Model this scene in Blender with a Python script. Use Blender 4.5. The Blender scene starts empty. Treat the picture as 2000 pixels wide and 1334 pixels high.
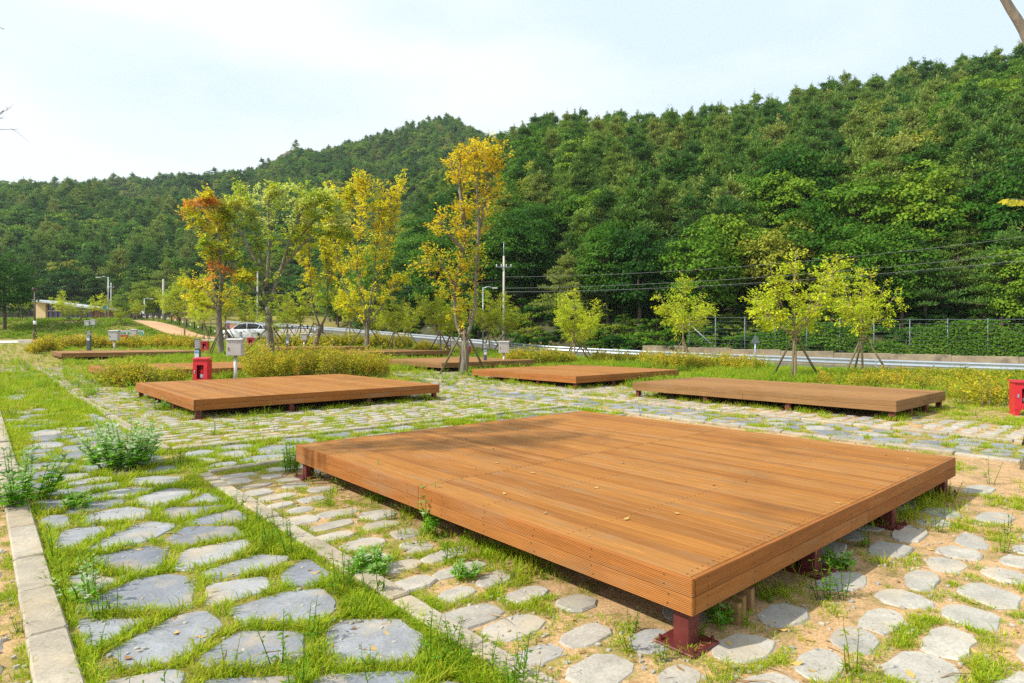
import bpy, math, random
import numpy as np
from mathutils import Vector, Matrix, noise as mnoise

# ------------------------------------------------------------------ camera, sky, sun, exposure
SC = bpy.context.scene
COL = SC.collection
FPX, CX, HY, EYE = 1201.0, 1000.0, 655.0, 1.6      # focal length / centre / horizon in photo pixels, eye height

cam_d = bpy.data.cameras.new('camera')
cam_d.sensor_width = 36.0
cam_d.lens = 36.0 * FPX / 2000.0
cam_d.shift_y = -12.0 / 2000.0
cam_d.clip_start = 0.1
cam_d.clip_end = 4000.0
cam = bpy.data.objects.new('camera', cam_d)
COL.objects.link(cam)
cam.location = (0, 0, EYE)
cam.rotation_euler = (math.radians(90), 0, 0)
SC.camera = cam

SUN_EL = math.radians(42)
SUN_H = Vector((-0.95, -0.31, 0)).normalized()
TO_SUN = Vector((SUN_H.x * math.cos(SUN_EL), SUN_H.y * math.cos(SUN_EL), math.sin(SUN_EL)))

world = bpy.data.worlds.new('World')
SC.world = world
world.use_nodes = True
wn = world.node_tree
wn.nodes.clear()
w_out = wn.nodes.new('ShaderNodeOutputWorld')
w_bg = wn.nodes.new('ShaderNodeBackground')
w_bg.inputs['Strength'].default_value = 0.1
w_sky = wn.nodes.new('ShaderNodeTexSky')
w_sky.sky_type = 'NISHITA'
w_sky.sun_disc = False
w_sky.sun_elevation = SUN_EL
w_sky.sun_rotation = math.atan2(SUN_H.x, SUN_H.y)
w_sky.air_density = 1.0
w_sky.dust_density = 1.5
w_tc = wn.nodes.new('ShaderNodeTexCoord')
w_map = wn.nodes.new('ShaderNodeMapping')
w_map.inputs['Scale'].default_value = (1.0, 1.0, 3.2)
w_map.inputs['Location'].default_value = (0.35, 0.1, 0.25)
w_ns = wn.nodes.new('ShaderNodeTexNoise')
w_ns.inputs['Scale'].default_value = 1.7
w_ns.inputs['Detail'].default_value = 5.0
w_ns.inputs['Roughness'].default_value = 0.5
w_rp = wn.nodes.new('ShaderNodeValToRGB')
w_rp.color_ramp.elements[0].position = 0.36
w_rp.color_ramp.elements[0].color = (7.0, 8.4, 10.1, 1)   # thin veil, blue showing through
w_rp.color_ramp.elements[1].position = 0.56
w_rp.color_ramp.elements[1].color = (8.9, 9.5, 10.1, 1)   # thicker white cloud
w_mix = wn.nodes.new('ShaderNodeMix')
w_mix.data_type = 'RGBA'
w_mix.inputs[0].default_value = 0.93
wn.links.new(w_tc.outputs['Generated'], w_map.inputs['Vector'])
wn.links.new(w_map.outputs['Vector'], w_ns.inputs['Vector'])
wn.links.new(w_ns.outputs['Fac'], w_rp.inputs['Fac'])
wn.links.new(w_rp.outputs['Color'], w_mix.inputs[7])
wn.links.new(w_sky.outputs['Color'], w_mix.inputs[6])
wn.links.new(w_mix.outputs[2], w_bg.inputs['Color'])
wn.links.new(w_bg.outputs['Background'], w_out.inputs['Surface'])

sun_d = bpy.data.lights.new('sun', 'SUN')
sun_d.energy = 5.0
sun_d.angle = math.radians(0.9)
sun_d.color = (1.0, 0.945, 0.86)
sun = bpy.data.objects.new('sun', sun_d)
COL.objects.link(sun)
sun.rotation_euler = TO_SUN.to_track_quat('Z', 'Y').to_euler()
sun.location = TO_SUN * 60

SC.view_settings.view_transform = 'Standard'
SC.view_settings.look = 'None'
SC.view_settings.exposure = 0.26
SC.view_settings.gamma = 1.0
SC.view_settings.use_curve_mapping = False
SC.render.engine = 'CYCLES'
SC.cycles.max_bounces = 4
SC.cycles.diffuse_bounces = 2
SC.cycles.glossy_bounces = 2
SC.cycles.transmission_bounces = 3
SC.cycles.transparent_max_bounces = 6
SC.cycles.volume_bounces = 0
SC.cycles.caustics_reflective = False
SC.cycles.caustics_refractive = False
SC.cycles.sample_clamp_indirect = 6.0
SC.cycles.use_denoising = False

RNG = random.Random(7)
NR = np.random.default_rng(11)

# ------------------------------------------------------------------ materials
MATS = {}

def _new(name):
    m = bpy.data.materials.new(name)
    m.use_nodes = True
    nt = m.node_tree
    nt.nodes.clear()
    out = nt.nodes.new('ShaderNodeOutputMaterial')
    MATS[name] = m
    return m, nt, out

def N(nt, kind, **kw):
    n = nt.nodes.new('ShaderNode' + kind)
    for k, v in kw.items():
        setattr(n, k, v)
    return n

def coords(nt, space='Object', scale=(1, 1, 1), jitter=True):
    if space == 'World':
        src = N(nt, 'NewGeometry').outputs['Position']
    else:
        src = N(nt, 'TexCoord').outputs[space]
    mp = N(nt, 'Mapping')
    mp.inputs['Scale'].default_value = scale
    nt.links.new(src, mp.inputs['Vector'])
    if jitter and space != 'World':
        oi = N(nt, 'ObjectInfo')
        mu = N(nt, 'Math', operation='MULTIPLY')
        mu.inputs[1].default_value = 57.0
        nt.links.new(oi.outputs['Random'], mu.inputs[0])
        cb = N(nt, 'CombineXYZ')
        for i in range(3):
            nt.links.new(mu.outputs[0], cb.inputs[i])
        nt.links.new(cb.outputs[0], mp.inputs['Location'])
    return mp.outputs['Vector']

def noise_n(nt, vec, scale, detail=4, rough=0.55, dist=0.0):
    n = N(nt, 'TexNoise')
    n.inputs['Scale'].default_value = scale
    n.inputs['Detail'].default_value = detail
    n.inputs['Roughness'].default_value = rough
    n.inputs['Distortion'].default_value = dist
    nt.links.new(vec, n.inputs['Vector'])
    return n.outputs['Fac']

def ramp_n(nt, fac, stops):
    r = N(nt, 'ValToRGB')
    el = r.color_ramp.elements
    while len(el) < len(stops):
        el.new(0.5)
    for e, (p, c) in zip(el, stops):
        e.position = p
        e.color = (c[0], c[1], c[2], 1) if not isinstance(c, (int, float)) else (c, c, c, 1)
    nt.links.new(fac, r.inputs['Fac'])
    return r.outputs['Color']

def mix_n(nt, fac, a, b, blend='MIX'):
    m = N(nt, 'Mix', data_type='RGBA', blend_type=blend)
    for sock, v in ((0, fac), (6, a), (7, b)):
        if isinstance(v, (int, float)):
            m.inputs[sock].default_value = v
        elif isinstance(v, (tuple, list)):
            m.inputs[sock].default_value = (v[0], v[1], v[2], 1)
        else:
            nt.links.new(v, m.inputs[sock])
    return m.outputs[2]

def math_n(nt, op, a, b=None):
    m = N(nt, 'Math', operation=op)
    for i, v in enumerate((a, b)):
        if v is None:
            continue
        if isinstance(v, (int, float)):
            m.inputs[i].default_value = v
        else:
            nt.links.new(v, m.inputs[i])
    return m.outputs[0]

def bump_n(nt, h, strength=0.3, dist=0.02):
    b = N(nt, 'Bump')
    b.inputs['Strength'].default_value = strength
    b.inputs['Distance'].default_value = dist
    nt.links.new(h, b.inputs['Height'])
    return b.outputs['Normal']

def finish(nt, out, color, rough=0.8, metal=0.0, normal=None, spec=0.4, coat=0.0):
    p = N(nt, 'BsdfPrincipled')
    if isinstance(color, (tuple, list)):
        p.inputs['Base Color'].default_value = (color[0], color[1], color[2], 1)
    else:
        nt.links.new(color, p.inputs['Base Color'])
    if isinstance(rough, (int, float)):
        p.inputs['Roughness'].default_value = rough
    else:
        nt.links.new(rough, p.inputs['Roughness'])
    p.inputs['Metallic'].default_value = metal
    p.inputs['Specular IOR Level'].default_value = spec
    p.inputs['Coat Weight'].default_value = coat
    if normal is not None:
        nt.links.new(normal, p.inputs['Normal'])
    nt.links.new(p.outputs[0], out.inputs['Surface'])
    return p

def simple(name, color, rough=0.7, metal=0.0, var=0.15, scale=6.0, bump=0.0, spec=0.4, space='Object', dirt=None, coat=0.0):
    m, nt, out = _new(name)
    v = coords(nt, space)
    f = noise_n(nt, v, scale, 5)
    lo = tuple(c * (1 - var) for c in color)
    hi = tuple(min(1, c * (1 + var)) for c in color)
    c = ramp_n(nt, f, [(0.3, lo), (0.7, hi)])
    if dirt:
        g = noise_n(nt, v, scale * 0.6, 6, 0.7)
        g = ramp_n(nt, g, [(0.52, 0.0), (0.68, 1.0)])
        c = mix_n(nt, g, c, dirt)
    nrm = None
    if bump:
        nrm = bump_n(nt, noise_n(nt, v, scale * 5, 4), bump, 0.01)
    finish(nt, out, c, rough, metal, nrm, spec, coat)
    return m

def foliage(name, stops, attr=False, trans=0.35, obj_var=0.35, isl_var=0.35, hue=0.02, rough=0.5, patch=0.0, spec=0.09):
    """leaf material: colour from the object's random value or from the attribute Col, small shifts leaf by leaf"""
    m, nt, out = _new(name)
    geo = N(nt, 'NewGeometry')
    isl = geo.outputs['Random Per Island']
    oi = N(nt, 'ObjectInfo')
    if attr:
        a = N(nt, 'Attribute', attribute_name='Col')
        c = a.outputs['Color']
    else:
        f = oi.outputs['Random']
        if patch:
            n = noise_n(nt, coords(nt, 'World'), patch, 3)
            f = math_n(nt, 'ADD', math_n(nt, 'MULTIPLY', f, 0.45), math_n(nt, 'MULTIPLY', n, 0.6))
        c = ramp_n(nt, f, stops)
    hsv = N(nt, 'HueSaturation')
    nt.links.new(c, hsv.inputs['Color'])
    nt.links.new(math_n(nt, 'ADD', math_n(nt, 'MULTIPLY', isl, isl_var), 1.0 - isl_var * 0.5), hsv.inputs['Value'])
    w = N(nt, 'TexWhiteNoise', noise_dimensions='1D')
    nt.links.new(isl, w.inputs['W'])
    nt.links.new(math_n(nt, 'ADD', math_n(nt, 'MULTIPLY', w.outputs['Value'], hue * 2), 0.5 - hue), hsv.inputs['Hue'])
    c = hsv.outputs['Color']
    p = N(nt, 'BsdfPrincipled')
    nt.links.new(c, p.inputs['Base Color'])
    p.inputs['Roughness'].default_value = rough
    p.inputs['Specular IOR Level'].default_value = spec
    t = N(nt, 'BsdfTranslucent')
    nt.links.new(c, t.inputs['Color'])
    mx = N(nt, 'MixShader')
    mx.inputs[0].default_value = trans
    nt.links.new(p.outputs[0], mx.inputs[1])
    nt.links.new(t.outputs[0], mx.inputs[2])
    nt.links.new(mx.outputs[0], out.inputs['Surface'])
    return m

def mat_ground():
    m, nt, out = _new('granite_sand_ground')
    w = coords(nt, 'World')
    big = noise_n(nt, w, 0.7, 5, 0.6)
    mid = noise_n(nt, w, 5.0, 5, 0.65)
    fine = noise_n(nt, w, 70.0, 3, 0.7)
    sand = ramp_n(nt, fine, [(0.3, (0.34, 0.20, 0.085)), (0.5, (0.50, 0.32, 0.155)), (0.72, (0.64, 0.46, 0.27))])
    soil = ramp_n(nt, fine, [(0.3, (0.17, 0.105, 0.05)), (0.7, (0.33, 0.22, 0.12))])
    c = mix_n(nt, ramp_n(nt, mid, [(0.42, 0.0), (0.68, 0.75)]), sand, soil)
    thatch = ramp_n(nt, fine, [(0.3, (0.15, 0.145, 0.025)), (0.7, (0.31, 0.27, 0.07))])
    g = N(nt, 'Attribute', attribute_name='grass').outputs['Fac']
    gm = math_n(nt, 'ADD', g, math_n(nt, 'MULTIPLY', math_n(nt, 'SUBTRACT', mid, 0.5), 1.6))
    gm = ramp_n(nt, gm, [(0.38, 0.0), (0.66, 0.92)])
    c = mix_n(nt, gm, c, thatch)
    h = math_n(nt, 'ADD', math_n(nt, 'MULTIPLY', fine, 0.35), math_n(nt, 'MULTIPLY', mid, 0.9))
    finish(nt, out, c, 0.95, 0, bump_n(nt, h, 0.55, 0.03), 0.15)
    return m

def mat_stone(name, stops, pits=0.5, spec=0.3):
    m, nt, out = _new(name)
    v = coords(nt, 'Object')
    oi = N(nt, 'ObjectInfo').outputs['Random']
    base = ramp_n(nt, oi, stops)
    n1 = noise_n(nt, v, 5.0, 6, 0.6, 0.4)
    n2 = noise_n(nt, v, 60.0, 3, 0.6)
    w = coords(nt, 'World')
    n3 = noise_n(nt, w, 2.2, 4, 0.6)
    c = mix_n(nt, 1.0, base, ramp_n(nt, n1, [(0.3, 0.72), (0.7, 1.12)]), 'MULTIPLY')
    c = mix_n(nt, 1.0, c, ramp_n(nt, n2, [(0.32, 0.80), (0.62, 1.06)]), 'MULTIPLY')
    c = mix_n(nt, ramp_n(nt, n3, [(0.52, 0.0), (0.70, 0.6)]), c, (0.50, 0.38, 0.22))      # sand trodden on
    lich = ramp_n(nt, noise_n(nt, v, 17.0, 2, 0.5), [(0.72, 0.0), (0.75, pits)])
    c = mix_n(nt, lich, c, (0.10, 0.10, 0.10))
    h = math_n(nt, 'ADD', n1, math_n(nt, 'MULTIPLY', n2, 0.25))
    finish(nt, out, c, 0.82, 0, bump_n(nt, h, 0.35, 0.012), spec)
    return m

def mat_wood(name, ribs=False, stops=None, dark=0.5):
    """deck timber: grain along local Y (planks) ; ribs = fine grooves across local Z on the facing boards"""
    m, nt, out = _new(name)
    v = coords(nt, 'Object', (9.0, 0.55, 9.0))
    w = coords(nt, 'World')
    oi = N(nt, 'ObjectInfo').outputs['Random']
    grain = noise_n(nt, v, 3.0, 6, 0.62, 0.6)
    fine = noise_n(nt, coords(nt, 'Object', (70.0, 2.2, 70.0)), 2.0, 4, 0.6)
    base = ramp_n(nt, oi, stops or [(0.0, (0.29, 0.114, 0.022)), (0.3, (0.345, 0.138, 0.025)), (0.6, (0.38, 0.158, 0.030)), (0.85, (0.40, 0.176, 0.040)), (1.0, (0.305, 0.137, 0.037))])
    c = mix_n(nt, 1.0, base, ramp_n(nt, grain, [(0.28, 0.80), (0.72, 1.13)]), 'MULTIPLY')
    c = mix_n(nt, 1.0, c, ramp_n(nt, fine, [(0.3, 0.80), (0.7, 1.10)]), 'MULTIPLY')
    wear = ramp_n(nt, noise_n(nt, coords(nt, 'Object', (2.0, 0.5, 2.0)), 2.2, 5, 0.7), [(0.50, 0.0), (0.74, 0.65)])
    c = mix_n(nt, wear, c, (0.29, 0.185, 0.095))
    stain = ramp_n(nt, noise_n(nt, w, 0.75, 4, 0.55), [(0.56, 0.0), (0.72, dark)])
    c = mix_n(nt, stain, c, mix_n(nt, 1.0, c, (0.45, 0.42, 0.42), 'MULTIPLY'))
    chalk = ramp_n(nt, noise_n(nt, coords(nt, 'Object', (5.0, 0.22, 5.0)), 3.0, 5, 0.75), [(0.70, 0.0), (0.76, 0.6)])
    c = mix_n(nt, chalk, c, (0.62, 0.52, 0.40))
    h = math_n(nt, 'ADD', grain, math_n(nt, 'MULTIPLY', fine, 0.7))
    if ribs:
        wv = N(nt, 'TexWave', wave_type='BANDS', bands_direction='Z')
        wv.inputs['Scale'].default_value = 32.0
        wv.inputs['Distortion'].default_value = 0.0
        tc = N(nt, 'TexCoord')
        nt.links.new(tc.outputs['Object'], wv.inputs['Vector'])
        h = math_n(nt, 'ADD', math_n(nt, 'MULTIPLY', h, 0.5), math_n(nt, 'MULTIPLY', wv.outputs['Fac'], 1.6))
    finish(nt, out, c, 0.62, 0, bump_n(nt, h, 0.4, 0.004), 0.18)
    return m

def mat_steel_paint():
    m, nt, out = _new('maroon_steel_paint')
    v = coords(nt, 'Object')
    n = noise_n(nt, v, 9.0, 5, 0.6)
    c = ramp_n(nt, n, [(0.3, (0.085, 0.016, 0.014)), (0.7, (0.15, 0.028, 0.022))])
    s = ramp_n(nt, noise_n(nt, coords(nt, 'Object', (1, 1, 0.4)), 14.0, 5, 0.75, 1.0), [(0.60, 0.0), (0.64, 0.8)])
    c = mix_n(nt, s, c, (0.42, 0.21, 0.08))
    finish(nt, out, c, 0.5, 0, bump_n(nt, n, 0.1, 0.004), 0.4)

def mat_bark(name, a, b):
    m, nt, out = _new(name)
    v = coords(nt, 'Object', (1, 1, 0.35))
    n = noise_n(nt, v, 14.0, 6, 0.7)
    n2 = noise_n(nt, coords(nt, 'Object'), 3.0, 4)
    c = ramp_n(nt, math_n(nt, 'ADD', math_n(nt, 'MULTIPLY', n, 0.6), math_n(nt, 'MULTIPLY', n2, 0.4)), [(0.35, a), (0.65, b)])
    finish(nt, out, c, 0.9, 0, bump_n(nt, n, 0.6, 0.02), 0.2)

mat_ground()
mat_stone('slate_flagstone', [(0.0, (0.19, 0.205, 0.23)), (0.4, (0.26, 0.275, 0.295)), (0.75, (0.32, 0.33, 0.335)), (1.0, (0.38, 0.38, 0.365))])
mat_stone('cream_stone', [(0.0, (0.33, 0.305, 0.255)), (0.4, (0.41, 0.38, 0.315)), (0.8, (0.46, 0.42, 0.345)), (1.0, (0.32, 0.32, 0.305))], 0.25)
mat_stone('grey_river_stone', [(0.0, (0.36, 0.345, 0.30)), (0.5, (0.43, 0.41, 0.35)), (1.0, (0.48, 0.445, 0.365))], 0.25)
mat_stone('granite_kerb', [(0.0, (0.35, 0.295, 0.21)), (0.5, (0.405, 0.35, 0.26)), (1.0, (0.44, 0.39, 0.30))], 0.2)
mat_stone('gabion_stone', [(0.0, (0.22, 0.20, 0.18)), (0.5, (0.42, 0.38, 0.33)), (1.0, (0.55, 0.50, 0.43))], 0.3)
mat_stone('pale_wall_stone', [(0.0, (0.50, 0.47, 0.40)), (1.0, (0.62, 0.58, 0.51))], 0.2)
mat_wood('deck_timber')
mat_wood('deck_fascia_timber', True, [(0.0, (0.30, 0.106, 0.022)), (0.5, (0.35, 0.128, 0.027)), (1.0, (0.38, 0.148, 0.034))], 0.35)
WEATHER = [(0.0, (0.25, 0.115, 0.035)), (0.5, (0.32, 0.155, 0.048)), (1.0, (0.37, 0.19, 0.064))]
mat_wood('weathered_deck_timber', False, WEATHER, 0.5)
mat_wood('weathered_fascia_timber', True, [(0.0, (0.21, 0.105, 0.036)), (1.0, (0.29, 0.155, 0.055))], 0.4)
mat_steel_paint()
mat_bark('smooth_grey_bark', (0.10, 0.085, 0.065), (0.27, 0.24, 0.19))
mat_bark('forest_bark', (0.06, 0.045, 0.035), (0.17, 0.125, 0.09))
mat_bark('prop_pole_wood', (0.10, 0.085, 0.045), (0.20, 0.17, 0.095))
mat_bark('twig_bark', (0.22, 0.15, 0.09), (0.40, 0.30, 0.19))
simple('joist_steel', (0.035, 0.012, 0.010), 0.6)
simple('screw_steel', (0.13, 0.085, 0.05), 0.45, 0.6)
simple('red_paint', (0.55, 0.018, 0.035), 0.38, 0, 0.12, 3.0, coat=0.2)
simple('stainless_box', (0.60, 0.585, 0.55), 0.42, 0.55, 0.08, 4.0)
simple('light_grey_paint', (0.46, 0.455, 0.43), 0.45, 0.0, 0.07, 3.0)
simple('white_paint', (0.78, 0.79, 0.80), 0.35, 0, 0.05, 2.0)
simple('car_white', (0.76, 0.78, 0.81), 0.22, 0, 0.02, 2.0, coat=0.6)
simple('dark_plastic', (0.035, 0.04, 0.045), 0.45)
simple('bollard_grey', (0.10, 0.115, 0.135), 0.45, 0.2, 0.1)
simple('tyre_rubber', (0.02, 0.02, 0.02), 0.85)
simple('galvanised', (0.36, 0.41, 0.47), 0.42, 0.45, 0.1, 2.0)
simple('concrete_pole', (0.50, 0.47, 0.41), 0.9, 0, 0.12, 3.0)
simple('concrete', (0.50, 0.475, 0.42), 0.9, 0, 0.15, 1.2, 0.2, space='World')
simple('old_concrete', (0.29, 0.235, 0.155), 0.95, 0, 0.25, 1.6, 0.4, space='World', dirt=(0.13, 0.11, 0.075))
simple('asphalt', (0.115, 0.11, 0.10), 0.95, 0, 0.2, 2.5, 0.3, space='World')
simple('dirt_path', (0.52, 0.31, 0.16), 0.95, 0, 0.18, 0.6, 0.3, space='World')
simple('lamp_brown', (0.05, 0.032, 0.025), 0.5, 0.1)
simple('green_screen', (0.02, 0.33, 0.25), 0.7, 0, 0.3, 2.0)
simple('paper_white', (0.75, 0.77, 0.80), 0.6, 0, 0.03)
simple('label_blue', (0.10, 0.35, 0.65), 0.5, 0, 0.1)
simple('ink', (0.04, 0.04, 0.05), 0.6, 0, 0.05)
simple('bright_red', (0.65, 0.03, 0.03), 0.4, 0, 0.05)
simple('bright_yellow', (0.80, 0.52, 0.03), 0.4, 0, 0.05)
simple('bright_blue', (0.03, 0.14, 0.55), 0.4, 0, 0.05)
simple('banner_purple', (0.30, 0.10, 0.42), 0.6, 0, 0.1)
simple('banner_pink', (0.72, 0.28, 0.22), 0.6, 0, 0.25, 9.0)
simple('black_fence_paint', (0.014, 0.013, 0.013), 0.5)
simple('beige_render', (0.66, 0.50, 0.26), 0.85, 0, 0.06)
simple('brown_cladding', (0.25, 0.12, 0.075), 0.7, 0, 0.1)
simple('blue_glazing', (0.02, 0.045, 0.16), 0.12, 0, 0.2, 1.5, spec=0.7)
simple('car_glass', (0.012, 0.016, 0.022), 0.08, 0, 0.1, 2.0, spec=0.8)
simple('roof_sheet', (0.50, 0.53, 0.56), 0.5, 0.1, 0.05)
simple('yellow_render', (0.70, 0.36, 0.08), 0.8)
simple('green_roof', (0.03, 0.34, 0.27), 0.6)
simple('cliff_rock', (0.16, 0.125, 0.10), 0.95, 0, 0.35, 0.35, 0.5, space='World')
simple('forest_floor', (0.060, 0.062, 0.022), 1.0, 0, 0.5, 0.5, 0.0, space='World')
simple('wire', (0.15, 0.155, 0.15), 0.6, 0.2)
simple('dark_wire', (0.03, 0.03, 0.035), 0.6, 0.2)
simple('timber_offcut', (0.30, 0.17, 0.07), 0.8, 0, 0.25)
simple('card_yellow', (0.50, 0.33, 0.09), 0.8, 0, 0.2)
simple('amber_lens', (0.75, 0.76, 0.74), 0.25)
simple('fence_steel', (0.17, 0.20, 0.22), 0.5, 0.3, 0.1)
foliage('leaf_painted', None, attr=True, trans=0.45, isl_var=0.5, hue=0.018)
foliage('hill_broadleaf', [(0.0, (0.022, 0.085, 0.008)), (0.35, (0.055, 0.155, 0.011)), (0.65, (0.105, 0.23, 0.014)), (0.88, (0.20, 0.32, 0.02)), (1.0, (0.29, 0.31, 0.03))], trans=0.38, isl_var=0.6, hue=0.02)
foliage('hill_pine', [(0.0, (0.065, 0.155, 0.03)), (0.35, (0.12, 0.235, 0.038)), (0.7, (0.195, 0.30, 0.047)), (1.0, (0.28, 0.33, 0.068))], trans=0.22, isl_var=0.55, hue=0.018)
foliage('lawn_blade', [(0.0, (0.20, 0.36, 0.012)), (0.36, (0.31, 0.46, 0.016)), (0.6, (0.42, 0.51, 0.024)), (0.76, (0.47, 0.45, 0.05)), (0.92, (0.50, 0.39, 0.12)), (1.0, (0.45, 0.31, 0.14))], trans=0.45, isl_var=0.55, hue=0.02, patch=0.9)
foliage('weed_leaf', [(0.0, (0.10, 0.23, 0.012)), (0.5, (0.16, 0.29, 0.016)), (1.0, (0.25, 0.33, 0.02))], trans=0.4, isl_var=0.45)
foliage('bank_leaf', [(0.0, (0.17, 0.36, 0.02)), (0.5, (0.28, 0.45, 0.025)), (1.0, (0.45, 0.48, 0.03))], trans=0.4, isl_var=0.5)
foliage('vine_leaf', [(0.0, (0.05, 0.13, 0.014)), (0.4, (0.10, 0.21, 0.02)), (0.52, (0.17, 0.27, 0.024)), (0.62, (0.30, 0.33, 0.03)), (0.8, (0.33, 0.25, 0.05)), (1.0, (0.28, 0.18, 0.06))], trans=0.35, isl_var=0.7, patch=0.9)

# ------------------------------------------------------------------ mesh helpers
def link(o, parent=None):
    COL.objects.link(o)
    if parent is not None:
        o.parent = parent
    return o

def tag(o, label=None, cat=None, group=None, kind=None):
    if label: o['label'] = label
    if cat: o['category'] = cat
    if group: o['group'] = group
    if kind: o['kind'] = kind
    return o

def thing(name, label, cat, loc=(0, 0, 0), rz=0.0, group=None, scale=1.0):
    o = bpy.data.objects.new(name, None)
    o.empty_display_size = 0.2
    o.location = loc
    o.rotation_euler = (0, 0, rz)
    o.scale = (scale,) * 3
    link(o)
    return tag(o, label, cat, group)

def arr_mesh(name, V, F, mats, col=None, smooth=False, fmat=None, gattr=None):
    """mesh from numpy arrays; F has one column count (3 or 4)"""
    V = np.asarray(V, dtype=np.float32); F = np.asarray(F, dtype=np.int32)
    me = bpy.data.meshes.new(name)
    k = F.shape[1]
    me.vertices.add(len(V)); me.vertices.foreach_set('co', V.ravel())
    me.loops.add(F.size); me.loops.foreach_set('vertex_index', F.ravel())
    me.polygons.add(len(F))
    me.polygons.foreach_set('loop_start', np.arange(0, F.size, k, dtype=np.int32))
    me.polygons.foreach_set('loop_total', np.full(len(F), k, dtype=np.int32))
    if fmat is not None:
        me.polygons.foreach_set('material_index', np.asarray(fmat, dtype=np.int32))
    if smooth:
        me.polygons.foreach_set('use_smooth', np.ones(len(F), dtype=bool))
    me.update(calc_edges=True)
    if col is not None:
        a = me.attributes.new('Col', 'FLOAT_COLOR', 'POINT')
        c = np.ones((len(V), 4), dtype=np.float32); c[:, :3] = col
        a.data.foreach_set('color', c.ravel())
    if gattr is not None:
        a = me.attributes.new('grass', 'FLOAT', 'POINT')
        a.data.foreach_set('value', np.asarray(gattr, dtype=np.float32))
    for m in (mats if isinstance(mats, (list, tuple)) else [mats]):
        me.materials.append(MATS[m])
    return me

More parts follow.
